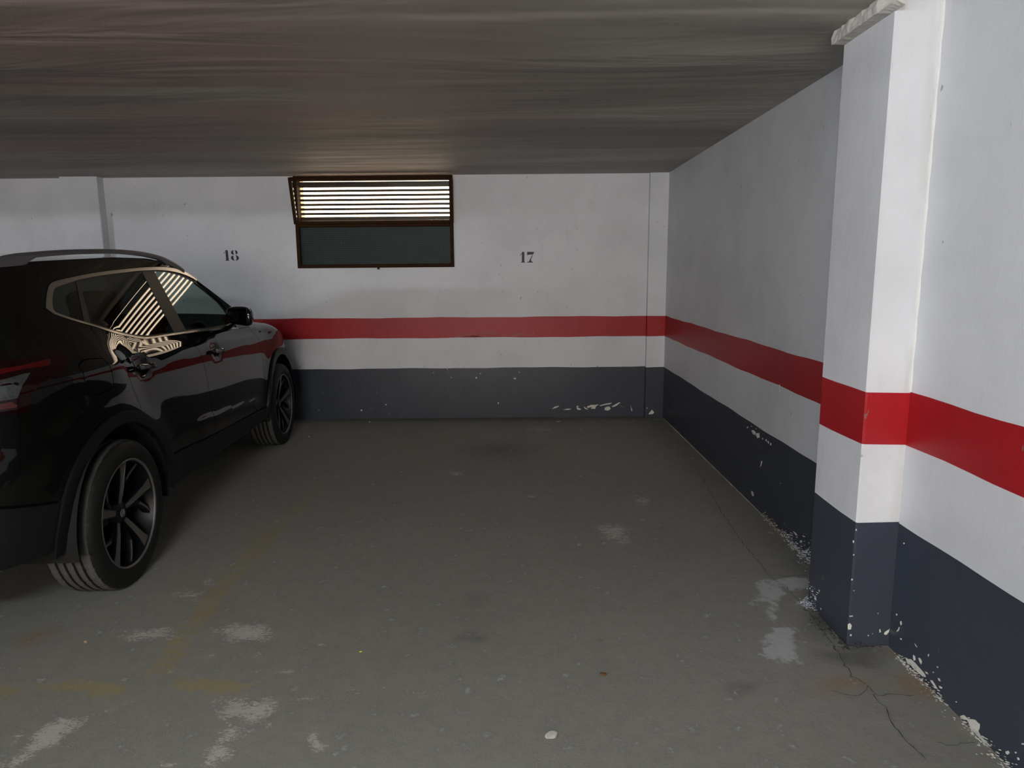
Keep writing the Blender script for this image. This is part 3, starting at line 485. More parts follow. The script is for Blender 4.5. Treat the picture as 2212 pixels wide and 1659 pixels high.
def wired():
    m, nt, b = newmat('wired_glass'); tc = nt.nodes.new('ShaderNodeTexCoord'); sx = nt.nodes.new('ShaderNodeSeparateXYZ'); L(nt, tc.outputs['Object'], sx.inputs[0])
    def lines(s):
        fr = math_(nt, 'FRACT', math_(nt, 'MULTIPLY', s, 55.)); return sstep(nt, math_(nt, 'ABSOLUTE', math_(nt, 'SUBTRACT', fr, .5)), .30, .44)
    g = math_(nt, 'MAXIMUM', lines(sx.outputs[0]), lines(sx.outputs[2])); n = noise(nt, 3, 5); n2 = noise(nt, 60, 4)
    c = mix(nt, math_(nt, 'MULTIPLY', g, math_(nt, 'ADD', .15, math_(nt, 'MULTIPLY', n, .9))), (.010, .021, .020), (.055, .085, .078))
    c = mix(nt, math_(nt, 'MULTIPLY', sstep(nt, n2, .64, .72), .35), c, (.10, .12, .115))
    L(nt, c, b.inputs['Base Color']); b.inputs['Roughness'].default_value = .45; b.inputs['Specular IOR Level'].default_value = .2; bump(nt, b, g, .4, .003); return m
bm = bmesh.new(); box(bm, (WX0+.03, D+.012, WZ0+.03), (WX1-.03, D+.02, ZM-.02)); bobj('wired_glass', bm, wired(), wf)
# tilt-in sash: hinged on the mid rail, its top leaning about fifteen centimetres into the room
ang = math.atan2(.105, .41)
mt = Matrix.Translation((0, D-.032, ZM+.008)) @ Matrix.Rotation(ang, 4, 'X')
sa = frame('sash', WX0-.002, WX1+.004, 0, .422, -.02, .02, .026, M_brown, wf, mt)
def glass_mat(name, tint, gl=1.5):
    m = bpy.data.materials.new(name); m.use_nodes = True; nt = m.node_tree; nt.nodes.clear()
    o = N(nt, 'ShaderNodeOutputMaterial'); t = N(nt, 'ShaderNodeBsdfTransparent'); t.inputs[0].default_value = tint+(1,)
    g = N(nt, 'ShaderNodeBsdfGlossy'); g.inputs['Roughness'].default_value = .0; g.inputs[0].default_value = (1, 1, 1, 1)
    f = N(nt, 'ShaderNodeFresnel'); f.inputs[0].default_value = gl; mx = N(nt, 'ShaderNodeMixShader')
    L(nt, f.outputs[0], mx.inputs[0]); L(nt, t.outputs[0], mx.inputs[1]); L(nt, g.outputs[0], mx.inputs[2]); L(nt, mx.outputs[0], o.inputs[0]); return m
for x_ in (WX0-.001, WX1+.001):       # triangular cheeks closing the sides of the tilted sash
    y0_, z0_ = D-.02, ZM+.01; top = mt @ Vector((0, .0, .41)); V = [(x_-.002+.004*k, y, z) for k in (0, 1) for y, z in ((y0_+.03, z0_), (top.y, top.z), (D+.09, top.z))]
    mobj('sash_cheek', V, [(0, 1, 2), (3, 5, 4), (0, 3, 4, 1), (1, 4, 5, 2), (2, 5, 3, 0)], M_brown, wf)
bm = bmesh.new(); box(bm, (WX0+.03, -.002, .03), (WX1-.03, .002, .392), mt); bobj('sash_pane', bm, glass_mat('clear_glass', (.93, .93, .9)), sa)
for z, hh in [(2.2446, .0254)]+[(2.1875-.0422*k, .0105) for k in range(6)]+[(1.928, .019)]:      # fixed slats across the opening
    bm = bmesh.new(); box(bm, (WX0+.015, D+.085, z-hh), (WX1-.015, D+.105, z+hh), None); bobj('slat', bm, M_slat, wf, bevel=.002, seg=1)
# ------------------------------------------------------------------ car materials
def coat(name, col, rough, spec=.5, coatw=0):
    m, nt, b = newmat(name); b.inputs['Base Color'].default_value = col+(1,); b.inputs['Roughness'].default_value = rough
    b.inputs['Specular IOR Level'].default_value = spec; b.inputs['Coat Weight'].default_value = coatw; b.inputs['Coat Roughness'].default_value = .015
    fl = noise(nt, 900, 1); L(nt, mix(nt, fl, tuple(c*.7 for c in col), tuple(c*1.3 for c in col)), b.inputs['Base Color']); return m
M_paint = coat('black_car_paint', (.0045, .0045, .0038), .03, .36)
M_gloss = coat('gloss_black_trim', (.004, .004, .004), .06)
M_clad = plain('black_textured_plastic', (.0045, .0055, .0055), .48, spec=.3, var=.2, scale=300, bmp=.2)
M_inner = plain('black_liner', (.004, .004, .004), .9)
M_chrome = plain('satin_window_trim', (.42, .40, .38), .27, metal=1, var=.04)
M_rail = plain('grey_roof_rail', (.13, .13, .145), .42, metal=.35, var=.06)
M_priv = glass_mat('privacy_glass', (.055, .06, .055)); M_glass = glass_mat('green_tinted_glass', (.74, .84, .79))
M_lens = coat('dark_red_lens', (.010, .001, .0015), .04, .36); M_lred = coat('red_lens', (.075, .002, .003), .06); M_lclr = plain('clear_lamp_lens', (.045, .05, .052), .15, metal=.0, var=.8, scale=60)
M_lor = coat('orange_red_lens', (.06, .006, .004), .07)
M_tire = plain('tyre_sidewall', (.007, .008, .007), .6,spec=.35, var=.35, scale=45, bmp=.2)
M_tread = plain('dusty_tyre_tread', (.080, .075, .070), .85, var=.3, scale=60, bmp=.3)
M_alloy = plain('machined_alloy', (.24, .23, .225), .38, metal=.75, var=.05)
M_dark = coat('dark_wheel_paint', (.0045, .0055, .0075), .42, .3); M_disc = plain('brake_disc_steel', (.10, .10, .10), .4, metal=.8)
M_emb = plain('emblem_metal', (.30, .29, .285), .4, metal=.2); M_seat = plain('dark_seat_fabric', (.02, .021, .022), .85); M_mirror = plain('mirror_glass', (.25, .27, .28), .03, metal=1, var=0)

# ------------------------------------------------------------------ panels cut out of P(s, t)
def T_TOP(s): return np.where(s < 2.10, np.interp(s, [S0, -.75, -.5, -.29, -.052, .633, 1.034, 1.275, 1.364, 1.575, 1.70, 1.83, 1.95, 2.10], [1.43, 1.44, 1.455, 1.472, 1.489, 1.519, 1.519, 1.494, 1.468, 1.385, 1.325, 1.26, 1.195, 1.10]), t0_hood(s)+np.interp(s, [2.1, 2.3], [1.10-t0_hood(2.1), .115]))
def top_line(a, b, n=40): return [(s, float(T_TOP(s))) for s in np.linspace(a, b, n)]
def arc(cx, r, a0, a1, n=28, cz=.335): return [(cx+r*math.cos(R_(a)), cz+r*math.sin(R_(a))) for a in np.linspace(a0, a1, n)]
def cr(p, n=5):
    p = [np.array(q, float) for q in p]; o = []
    for i in range(len(p)-1):
        a, b, c, d = p[max(i-1, 0)], p[i], p[i+1], p[min(i+2, len(p)-1)]
        for k in range(n):
            t = k/n; o.append(tuple(.5*((2*b)+(-a+c)*t+(2*a-5*b+4*c-d)*t*t+(-a+3*b-3*c+d)*t**3)))
    return o+[tuple(p[-1])]
def area2(p): p = np.asarray(p); q = np.roll(p, -1, 0); return .5*np.sum(p[:, 0]*q[:, 1]-q[:, 0]*p[:, 1])
def resample(p, st):
    o = []; n = len(p)
    for i in range(n):
        a = np.array(p[i], float); b = np.array(p[(i+1) % n], float); l = np.linalg.norm(b-a)
        if l < 1e-5: continue
        k = max(1, int(math.ceil(l/st)))
        o += [a+(b-a)*j/k for j in range(k)]
    return np.array(o)
def shrinkp(p, d):
    if area2(p) < 0: p = p[::-1]
    e = np.roll(p, -1, 0)-p; e /= np.maximum(np.linalg.norm(e, axis=1, keepdims=True), 1e-9)
    n_ = np.stack([-e[:, 1], e[:, 0]], -1); nn = n_+np.roll(n_, 1, 0); nn /= np.maximum(np.linalg.norm(nn, axis=1, keepdims=True), .35)
    q = p+nn*d
    for c in (S0, S1): k = np.abs(p[:, 0]-c) < 1e-4; q[k, 0] = c
    return q
def inside(P_, poly):
    x, y = P_[:, 0], P_[:, 1]; r = np.zeros(len(P_), bool); a = poly; b = np.roll(poly, -1, 0)
    for (x0, y0), (x1, y1) in zip(a, b):
        if y0 == y1: continue
        c = ((y0 > y) != (y1 > y)) & (x < (x1-x0)*(y-y0)/(y1-y0)+x0); r ^= c
    return r
CAR = empty('car', (-2.67344, 3.01078, 0), (0, 0, R_(90+3.2311)))
tag(CAR, 'black crossover car with roof rails and two tone alloy wheels parked at the left', 'car')
def custom_mesh(name, V, F, NV, mat, parent, nfront):
    me = bpy.data.meshes.new(name); me.from_pydata(V.tolist(), [], F); me.update(); me.materials.append(mat)
    me.polygons.foreach_set('use_smooth', np.ones(len(me.polygons), bool))
    li = np.empty(len(me.loops), np.int32); me.loops.foreach_get('vertex_index', li)
    fn = np.empty(len(me.polygons)*3); me.polygons.foreach_get('normal', fn); fn = fn.reshape(-1, 3)
    lt = np.empty(len(me.polygons), np.int32); me.polygons.foreach_get('loop_total', lt); fi = np.repeat(np.arange(len(lt)), lt)
    ln = np.where((fi < nfront)[:, None], NV[np.minimum(li, len(NV)-1)], fn[fi])
    me.normals_split_custom_set(ln.tolist()); return link(name, me, parent)
def panel(name, poly, mat, parent=None, off=0., holes=(), sh=.0018, step=.026, fl=.012, sides=(1, -1), label=None, bst=.018):
    b = shrinkp(resample(poly, bst), sh); loops = [b]
    for h in holes: q = resample(h, bst); q = q if area2(q) > 0 else q[::-1]; loops.append(shrinkp(q, -sh))
    lo, hi = b.min(0), b.max(0); rows = []
    for j, t in enumerate(np.arange(lo[1], hi[1], step*.87)): rows += [(s, t) for s in np.arange(lo[0]+(j % 2)*step/2, hi[0], step)]
    G = np.array(rows) if rows else np.zeros((0, 2)); ok = inside(G, b) if len(G) else np.zeros(0, bool)
    for h in loops[1:]: ok &= ~inside(G, h)
    allb = np.concatenate(loops)
    if len(G):
        G = G[ok]
        if len(G): G = G[np.array([np.min(np.sum((allb-g)**2, 1)) for g in G]) > (.45*step)**2]
    pts = np.concatenate([allb, G]); edges = []; i0 = 0
    for l in loops: n = len(l); edges += [(i0+i, i0+(i+1) % n) for i in range(n)]; i0 += n
    r = delaunay_2d_cdt([Vector(p) for p in pts], edges, [], 0, 1e-6)
    q = np.array([tuple(v) for v in r[0]]); tri = np.array([f for f in r[2] if len(f) == 3])
    cen = q[tri].mean(1); k = inside(cen, b)
    for h in loops[1:]: k &= ~inside(cen, h)
    tri = tri[k]; V = P(q[:, 0], q[:, 1], off); NV = Nrm(q[:, 0], q[:, 1])
    fnv = np.cross(V[tri[:, 1]]-V[tri[:, 0]], V[tri[:, 2]]-V[tri[:, 0]]); flip = np.sum(fnv*NV[tri].mean(1), 1) < 0
    tri[flip] = tri[flip][:, ::-1]
    F = tri.tolist(); V2 = [V]; nv = len(V); n_front = len(F)
    if fl:
        for l in loops:
            A = P(l[:, 0], l[:, 1], off); I = P(l[:, 0], l[:, 1], off-fl) if fl < .05 else A-Nrm(l[:, 0], l[:, 1])*fl
            n = len(l); V2 += [A, I]
            for i in range(n):
                j = (i+1) % n
                if abs(l[i, 0]-l[j, 0]) < 1e-6 and (abs(l[i, 0]-S0) < 1e-4 or abs(l[i, 0]-S1) < 1e-4): continue
                F.append([nv+i, nv+n+i, nv+n+j, nv+j])
            nv += 2*n
    V2 = np.concatenate(V2); res = []
    for sd in sides:
        W = V2*np.array([1, -sd, 1]); NN = NV*np.array([1, -sd, 1]); FF = F if sd == -1 else [f[::-1] for f in F]
        p = parent if not isinstance(parent, (list, tuple)) else parent[0 if sd == 1 else 1]
        o = custom_mesh(name, W, FF, NN, mat, p or CAR, n_front); res.append(o)
        if label: o['label'] = label
    return res
DLINE = cr([(.205, .756), (.213, .80), (.198, .842), (.176, .89), (.153, .96), (.137, 1.03), (.12, 1.08), (.102, 1.135), (.09, 1.199)], 3)
SPLIT = cr([(.982, 1.085), (1.03, 1.013), (1.058, .93), (1.07, .861), (1.075, .784), (1.073, .670), (1.07, .55), (1.07, .455)], 3)
FEDGE = cr([(2.12, 1.03), (2.18, .98), (2.215, .93), (2.225, .878), (2.205, .79), (2.185, .707), (2.168, .56), (2.16, .41)], 3)
CO = [CH_OUT[0]]+cr(CH_OUT[1:11], 3)[0:-1]+cr(CH_OUT[10:17], 3)[:-1]+cr(CH_OUT[16:], 3); CI = [(1.84, 1.048)]+cr(CH_IN[:10], 3)[:-1]+cr(CH_IN[9:16], 3)[:-1]+cr(CH_IN[15:], 3)
i8 = int(np.argmin([math.hypot(p[0]-.09, p[1]-1.199) for p in CO])); i3 = int(np.argmin([math.hypot(p[0]-.97, p[1]-1.085) for p in CO]))
FRONTG = [(1.57, 1.358), (1.70, 1.287), (1.80, 1.225), (1.845, 1.17), (1.86, 1.10)]
TAILP = cr(TAIL, 2)+[(-.82, .932), (-.84, 1.10)]
STG = -.88
FUELP = cr(FUEL+FUEL[:1], 4)
QP = [(STG, .62), (-.70, .60), (-.52, .56)]+arc(0, .468, 154, 64)+DLINE[1:-1]+CO[i8:]+FRONTG+[(1.849, 1.039), (2.05, 1.03)]+top_line(2.085, STG, 90)
quarter = panel('quarter_panel', QP, M_paint, holes=[FUELP, TAILP[:-2]+[(STG+.002, .932), (STG+.002, 1.10)] if False else FUELP], step=.026) if False else panel('quarter_panel', QP, M_paint, holes=[FUELP])
panel('fuel_flap', FUELP, M_paint, sides=(1,), sh=.003); panel('fuel_flap_blank', FUELP, M_paint, sides=(-1,), sh=.0)[0].name = 'body_patch'
rdoor = panel('rear_door', CO[i8:i3-1:-1]+SPLIT+[(.80, .472)]+arc(0, .468, 19.5, 64)+DLINE[1:-1], M_paint)
fdoor = panel('front_door', CO[i3::-1]+FEDGE+[(1.6, .433)]+SPLIT[::-1], M_paint)
fend = panel('front_fender', [(2.12, 1.03), (2.052, 1.03)]+top_line(2.09, 3.0, 40)+[(3.02, .82), (3.05, .68)]+arc(WB, .468, 26, 171)+FEDGE[::-1][0:-1], M_paint)
panel('front_bumper', [(3.0, .90)]+top_line(3.0, S1, 30)+[(S1, .50)]+[(3.3, .47)]+arc(WB, .468, 14, 26)+[(3.05, .68), (3.02, .82)], M_paint)
panel('front_bumper_cladding', [(S1, .498), (S1, .25), (3.12, .28)]+arc(WB, .468, 2, 14)+[(3.3, .468)], M_clad)
panel('headlight', cr([(3.02, .78), (3.2, .80), (3.42, .74), (3.45, .70), (3.3, .69), (3.06, .72), (3.02, .78)], 3), M_lclr, off=.006)
panel('grille', [(3.6, .74), (S1, .74), (S1, .52), (3.66, .52)], M_gloss, off=.006)
panel('tailgate', [(STG, .622), (S0, .622)]+[(S0, 1.10), (-.95, 1.11), (-.90, 1.20), (-.93, 1.36), (S0, 1.38)]+[(S0, float(T_TOP(S0)))]+top_line(S0, STG, 12), M_paint)
panel('rear_window', [(S0, 1.105), (-.953, 1.115), (-.905, 1.20), (-.935, 1.355), (S0, 1.375)], M_priv, off=-.004)
panel('rear_bumper_cladding', [(S0, .61), (STG, .612), (-.70, .592), (-.52, .552)]+arc(0, .468, 154.5, 178)+[(-.55, .345), (S0, .345)], M_clad, off=.004, fl=.03)
panel('skid_trim', [(-.66, .343), (S0, .343), (S0, .285), (-.80, .30)], plain('grey_skid_trim', (.16, .155, .145), .5), off=-.012, fl=.03, label='grey trim under the rear bumper')
panel('sill_cladding', [(.80, .467)]+arc(0, .47, 19, -3)+[(1.2, .315)]+arc(WB, .47, 183, 171.5)+[(1.6, .428), (1.07, .45)], M_clad, off=.012, fl=.05)
for c in (0, WB): panel('wheel_arch_cladding', arc(c, .480, -4, 183 if c == 0 else 184, 44)+arc(c, .420, 181, -1, 40), M_clad, off=.015, fl=.06, step=.03)
# windows
chrome = panel('window_trim', CO+CI[::-1], M_chrome, off=.003, sh=.0004, fl=.008, step=.03, bst=.012)
pill = panel('window_pillar', CI+FRONTG+[(1.853, 1.05)], M_clad, off=-.004, holes=[QG, RG, FG], sh=.0005, fl=.006)
panel('quarter_window', QG, M_priv, pill, off=-.006, sh=-.001, fl=0); panel('rear_door_window', RG, M_priv, pill, off=-.006, sh=-.001, fl=0); panel('front_door_window', FG, M_glass, pill, off=-.006, sh=-.001, fl=0)
# inner shell behind the gaps
panel('inner_shell', [(S0, .36), (-.47, .36)]+arc(0, .462, 178, 4)+[(1.3, .33)]+arc(WB, .462, 176, 10)+[(3.2, .42), (S1, .42)]+top_line(S1, S0, 70)[::1], M_inner, off=-.028, holes=[CI[1:]+FRONTG+[(1.85, 1.06)]]+[[(S0+.004, 1.13), (-.96, 1.13), (-.93, 1.2), (-.95, 1.34), (S0+.004, 1.36)]], fl=0, step=.05, bst=.03)
# lamps
tl = panel('tail_light', TAILP, M_lens, off=.004, sh=.001, fl=.02)
panel('light_bar', cr(TBAR[:4], 2)+cr(TBAR[4:7], 2)+[(-.82, 1.06), (-.83, 1.085)], M_lred, tl, off=.0055, fl=.003, sh=0, label='bright red light bar')
panel('lower_lamp', TLOW[:4]+[(-.80, .947), (-.80, .968)], M_lor, tl, off=.0055, fl=.003, sh=0, label='orange red lower lamp'); panel('clear_lamp', TCLR[:7]+[(-.80, .978), (-.80, 1.045)], M_lclr, tl, off=.0055, fl=.003, sh=0, label='clear reversing lamp')
# handles
for sd in (1, -1):
    for (a, b_), door in zip(HANDLES, (rdoor, fdoor)):
        V = []; F = []; n = 18; m_ = 12
        for i in range(n+1):
            k = i/n; s = a-.105+.21*k; e = (1-abs(2*k-1)**6)**.5*.999+.001; o_ = .021+.012*(1-(2*k-1)**2)
            for j in range(m_):
                th = 2*math.pi*j/m_; ct, st_ = math.cos(th), math.sin(th)
                V.append(P(s, b_-.018*(k-.5)*.8+.0155*e*np.sign(st_)*abs(st_)**.7, o_+.0085*e*np.sign(ct)*abs(ct)**.7)*np.array([1, -sd, 1]))
        for i in range(n):
            for j in range(m_): F.append((i*m_+j, i*m_+(j+1) % m_, (i+1)*m_+(j+1) % m_, (i+1)*m_+j))
        F += [tuple(range(m_)), tuple(range(n*m_, (n+1)*m_))]
        for s in (a-.085, a+.075):
            i0 = len(V); bs = [(s-.011, b_-.009), (s+.011, b_-.009), (s+.011, b_+.009), (s-.011, b_+.009)]
            V += [P(x, y, -.02)*np.array([1, -sd, 1]) for x, y in bs]+[P(x, y, .024)*np.array([1, -sd, 1]) for x, y in bs]
            F += [(i0+q, i0+(q+1) % 4, i0+4+(q+1) % 4, i0+4+q) for q in range(4)]
        mobj('door_handle', V, F, M_gloss, door[0 if sd == 1 else 1], True)
# roof, windscreen, bonnet lofted between the two edges
def top_pt(s, u, dz=0.):
    E = P(s, T_TOP(s)); k = 1-u*u
    bx = np.interp(s, [S0, -.6, 1.0, 1.36, 2.10, 2.4, 3.0, S1], [-.02, 0, 0, .07, .33, .24, .05, 0]); bz = np.interp(s, [S0, -.6, 0, 1.0, 1.36, 2.1, 2.6, 3.2, S1], [0, .02, .022, .022, .03, .0, .025, .03, 0])
    return np.stack([E[..., 0]+bx*k, E[..., 1]*u, E[..., 2]+bz*k+dz], -1)
def topsurf(name, s0, s1, mat, n=40, m=20, dz=0., um=1):
    S, U = np.meshgrid(np.linspace(s0, s1, n), np.linspace(-um, um, m), indexing='ij'); V = top_pt(S, U, dz).reshape(-1, 3)
    F = [(i*m+j, i*m+j+1, (i+1)*m+j+1, (i+1)*m+j) for i in range(n-1) for j in range(m-1)]
    return mobj(name, V, F, mat, CAR, True)
topsurf('roof', S0+.02, 1.36, M_paint); topsurf('windscreen', 1.363, 2.07, M_glass, 24); topsurf('bonnet', 2.10, S1-.01, M_paint); topsurf('headlining', S0+.1, 1.36, M_seat, 24, 14, -.03, .97); topsurf('cowl', 2.06, 2.105, M_clad, 3, 20, -.004)
# roof rails
rp = [(-.43, 1.452), (-.36, 1.476), (-.25, 1.501), (-.154, 1.518), (-.03, 1.529), (.2, 1.545), (.46, 1.556), (.69, 1.562), (.9, 1.559), (1.035, 1.552), (1.17, 1.537), (1.28, 1.515), (1.37, 1.485), (1.42, 1.462)]
rp = cr(rp, 4)
for sd in (1, -1):
    V = []; F = []
    for i, (x, z) in enumerate(rp):
        ed = P(x, T_TOP(x)); y = ed[1]-.005; lo = z-.024; foot = max(1-float(smooth(-.12, -.03, x)), float(smooth(1.17, 1.24, x))); lo = min(lo, lo*(1-foot)+(ed[2]-.012)*foot)
        for a, b_ in ((.014, lo), (.017, z-.012), (.011, z-.001), (-.008, z), (-.017, z-.010), (-.015, lo)): V.append((x, -(y+a)*sd, b_))
    n = len(rp)
    for i in range(n-1):
        for j in range(6): F.append((6*i+j, 6*i+(j+1) % 6, 6*i+6+(j+1) % 6, 6*i+6+j))
    F += [tuple(range(6)), tuple(range(6*n-6, 6*n))]
    mobj('roof_rail', V, F, M_rail, CAR, False)
# wing mirrors
for sd in (1, -1):
    bm = bmesh.new(); bmesh.ops.create_uvsphere(bm, u_segments=28, v_segments=18, radius=1)
    for v in bm.verts:
        x, y, z = v.co; p = lambda q, e: math.copysign(abs(q)**e, q)
        X = p(x, .75)*(.085 if x > 0 else .045); Y = p(y, .72)*.093; Z = p(z, .72)*(.062+.012*y)
        v.co = (1.535+X-.03*y, -sd*(.945+Y), 1.150+Z-.012*y)
    mm = bobj('wing_mirror', bm, M_gloss, CAR, True)
    bm = bmesh.new(); box(bm, (-.002, -.072, -.05), (.002, .072, .05), Matrix.Translation((1.493, -sd*.95, 1.152)) @ Matrix.Rotation(R_(-22*sd), 4, 'Z')); bobj('mirror_glass', bm, M_mirror, mm, bevel=.001, seg=1)
    V = []; F = []
    for k in range(7):
        t = k/6; c = Vector((1.56+.17*(1-t)**1.2, -sd*(.80+.10*t), 1.055+.045*t)); r = .016+.02*(1-t)
        V += [tuple(c+Vector((2.0*r*math.cos(a), 0, r*.8*math.sin(a)))) for a in np.arange(8)*math.pi/4]
        if k: i = 8*k; F += [(i-8+j, i-8+(j+1) % 8, i+(j+1) % 8, i+j) for j in range(8)]
    mobj('mirror_stalk', V, F, M_gloss, mm, True)
# underbody, wheel housings, cabin
bm = bmesh.new(); box(bm, (-.50, -.60, .27), (3.1, .60, .38)); box(bm, (.50, -.80, .27), (2.14, .80, .36)); bobj('underbody', bm, M_inner, CAR)
for c in (0, WB):
    for sd in (1, -1):
        V = []; F = []; a_ = np.linspace(R_(-8), R_(188), 24)
        for a in a_: V += [(c+.425*math.cos(a), -sd*.60, .335+.425*math.sin(a)), (c+.425*math.cos(a), -sd*.885, .335+.425*math.sin(a))]
        F = [(2*i, 2*i+1, 2*i+3, 2*i+2) for i in range(23)]; i0 = len(V); V += [(c, -sd*.60, .335)]; F += [(i0, 2*i, 2*i+2) for i in range(23)]
        mobj('wheel_housing', V, F, M_inner, CAR, True)
bm = bmesh.new(); box(bm, (2.0, -.70, .75), (2.35, .70, 1.02)); box(bm, (1.75, -.68, .80), (2.0, .68, .98)); bobj('dashboard', bm, M_seat, CAR, bevel=.04, seg=3)
bm = bmesh.new(); box(bm, (-.6, -.70, .36), (2.3, .70, .42)); box(bm, (-.55, -.68, .42), (-.05, .68, .92)); bobj('cabin_floor', bm, M_inner, CAR)
def seat(x, y, w_):
    bm = bmesh.new(); mtx = Matrix.Translation((x, y, .45)); box(bm, (-.05, -w_, 0), (.48, w_, .20), mtx)
    m2 = Matrix.Translation((x-.03, y, .60)) @ Matrix.Rotation(R_(-18), 4, 'Y'); box(bm, (-.08, -w_, 0), (.08, w_, .56), m2)
    s_ = bobj('seat', bm, M_seat, CAR, True, bevel=.045, seg=3)
    for q in ((0,) if w_ < .4 else (-.42, 0, .42)):
        bm = bmesh.new(); box(bm, (-.05, -.13+q, .60), (.05, .13+q, .77), m2); bobj('headrest', bm, M_seat, s_, True, bevel=.035, seg=3)
seat(1.12, -.36, .25); seat(1.12, .36, .25); seat(.18, 0, .62)
bm = bmesh.new(); ms = Matrix.Translation((1.66, .36, .98)) @ Matrix.Rotation(R_(-62), 4, 'Y')
for i in range(32):
    for j in range(8): pass
V = [tuple(ms @ Vector(((.185+.015*math.cos(b_))*math.cos(a), (.185+.015*math.cos(b_))*math.sin(a), .015*math.sin(b_)))) for a in np.arange(32)*math.pi/16 for b_ in np.arange(8)*math.pi/4]
bm.free(); mobj('steering_wheel', V, [(8*i+j, 8*i+(j+1) % 8, (8*i+8+(j+1) % 8) % 256, (8*i+8+j) % 256) for i in range(32) for j in range(8)], M_seat, CAR, True)

# ------------------------------------------------------------------ wheels (axis along y, outside towards -y)
def lathe(prof, n, fn=None):
    V = []; F = []; m = len(prof)
    for i in range(n):
        a = 2*math.pi*i/n
        for k, (r, y) in enumerate(prof):
            if fn: r = fn(i, k, r, y)
            V.append((r*math.cos(a), -y, r*math.sin(a)))
    for i in range(n):
        for k in range(m-1): F.append((i*m+k, i*m+k+1, ((i+1) % n)*m+k+1, ((i+1) % n)*m+k))
    return V, F
tp = [(.250, .098), (.256, .109), (.266, .114), (.285, .1165), (.305, .115), (.322, .109), (.333, .100), (.3395, .090), (.3425, .078)]
for g in (.052, .018): tp += [(.3435, g+.0055), (.3355, g+.004), (.3355, g-.004), (.3438, g-.0055)]
tp = tp+[(r, -y) for r, y in tp[::-1]]
NS = 240
def sipe(i, k, r, y):
    if .056 < abs(y) < .105 and i % 8 == 0: return r-.004
    if abs(y) < .05 and r > .34 and i % 12 == (2 if y > 0 else 7): return r-.003
    return r
V, F = lathe(tp, NS, sipe)
V = [(x, y*(1+.06*max(0, -(z+.30))/.04), max(z, -.3345)) for x, y, z in V]
yy = [(-V[f[0]][1]-V[f[1]][1])/2 for f in F]
me_t = mobj('tyre', V, F, None, None, True, [M_tire, M_tread], [1 if abs(y) < .094 and not any(abs(abs(-V[q][1])-g) < .0045 for g in (.018, .052) for q in f) else 0 for y, f in zip(yy, F)])
rimp = [(.250, .100), (.2545, .106), (.252, .111), (.246, .110), (.2425, .103), (.238, .085), (.230, .05), (.222, .0), (.222, -.08), (.245, -.10)]
V, F = lathe(rimp, 96)
yy = [-(V[f[0]][1]+V[f[1]][1])/2 for f in F]
me_r = mobj('wheel', V, F, None, None, True, [M_dark, M_alloy], [1 if y > .106 else 0 for y in yy])
RS = .244
def ysp(r): return .054+.043*(r/RS)**1.6+.012*math.sin(math.pi*min(1, r/RS))
def spoke(poly, ang, dy, depth, grow):
    c = np.mean(poly, 0); V = []; n = len(poly)
    ca, sa_ = math.cos(R_(ang)), math.sin(R_(ang)); out = []
    pp = np.array(poly)
    if grow: pp = shrinkp(pp, -grow) if area2(pp) > 0 else shrinkp(pp[::-1], -grow)
    tri = tessellate_polygon([[Vector((a, b, 0)) for a, b in pp]]); n = len(pp)
    for d in (0, depth):
        for r, l in pp: r2 = min(r, 1.0)*RS; V.append((r2*ca-l*RS*sa_, -(ysp(r2)+dy-d), r2*sa_+l*RS*ca))
    F = [tuple(t) for t in tri]+[(i, (i+1) % n, n+(i+1) % n, n+i) for i in range(n)]
    return V, F
MAIN = [(.2, -.042), (.45, -.06), (.62, -.068), (.80, -.078), (1.01, -.118), (1.01, .118), (.80, .078), (.62, .064), (.45, .056), (.2, .046)]
SEC = [(.60, .165), (.80, .095), (1.0, -.012), (1.0, .022), (.82, .125), (.62, .200)]
SECB = [(.30, .10), (.55, .13), (.80, .06), (1.0, -.05), (1.0, .05), (.82, .15), (.62, .23), (.40, .20)]
parts = []
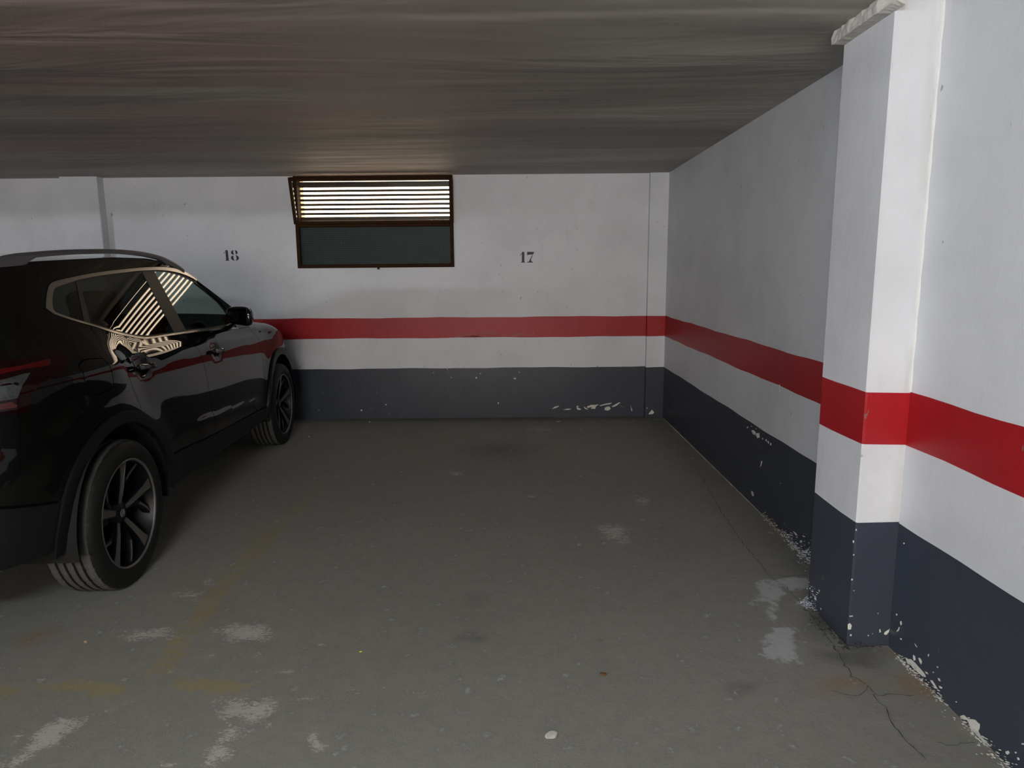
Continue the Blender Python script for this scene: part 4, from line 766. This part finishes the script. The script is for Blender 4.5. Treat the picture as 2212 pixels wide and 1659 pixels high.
for k in range(5):
    a = 90+72*k
    for nm, pl, an, dy, dp, gr, mt_ in (('spoke', MAIN, a, -.002, .045, .022, M_dark), ('spoke_face', MAIN, a, 0, .003, 0, M_alloy), ('rib', SECB, a-36, -.012, .03, .0, M_dark), ('rib_face', SEC, a-36, -.009, .003, 0, M_alloy)):
        V, F = spoke(pl, an, dy, dp, gr); parts.append(mobj(nm, V, F, mt_, me_r))
V, F = lathe([(.001, .068), (.028, .068), (.033, .064), (.058, .058), (.062, .03), (.062, -.02)], 40); parts.append(mobj('hub_cap', V, F, M_dark, me_r, True))
V, F = lathe([(.0145, .069), (.0145, .072), (.018, .072), (.018, .069)], 32)
ca, sa_ = math.cos(R_(45)), math.sin(R_(45))
for a, b_ in (((-.019, -.0032), (.019, .0032)),):
    i0 = len(V); q = [(a[0], a[1]), (b_[0], a[1]), (b_[0], b_[1]), (a[0], b_[1])]
    V += [(x*ca-y*sa_, -h_, x*sa_+y*ca) for h_ in (.069, .0735) for x, y in q]; F += [(i0+4, i0+5, i0+6, i0+7)]+[(i0+j, i0+(j+1) % 4, i0+4+(j+1) % 4, i0+4+j) for j in range(4)]
parts.append(mobj('emblem', V, F, M_emb, me_r)); parts[-1]['label'] = 'round metal emblem with a diagonal bar'
V, F = lathe([(.06, .012), (.145, .012), (.148, .008), (.148, -.012), (.06, -.012)], 48); parts.append(mobj('brake_disc', V, F, M_disc, me_r, False))
bm = bmesh.new(); box(bm, (-.16, -.055, -.02), (-.085, .02, .13)); parts.append(bobj('brake_caliper', bm, M_dark, me_r, bevel=.012))
for k in range(5):
    a = R_(54+72*k); V, F = lathe([(.0, .060), (.008, .060), (.0085, .045)], 6); parts.append(mobj('wheel_nut', [(x+.045*math.cos(a), y, z+.045*math.sin(a)) for x, y, z in V], F, M_disc, me_r))
me_t.parent = me_r; parts.append(me_t)
me_r.parent = CAR
def place_wheel(w_, x, sd, spin):
    w_.location = (x, -sd*.785, .335)
    w_.rotation_euler = (0, 0, 0 if sd == 1 else math.pi)
first = True
for x in (0, WB):
    for sd in (1, -1):
        if first: r = me_r; first = False
        else:
            r = me_r.copy(); C.objects.link(r); r.parent = CAR
            for c in parts: d = c.copy(); C.objects.link(d); d.parent = r
        place_wheel(r, x, sd, 0)
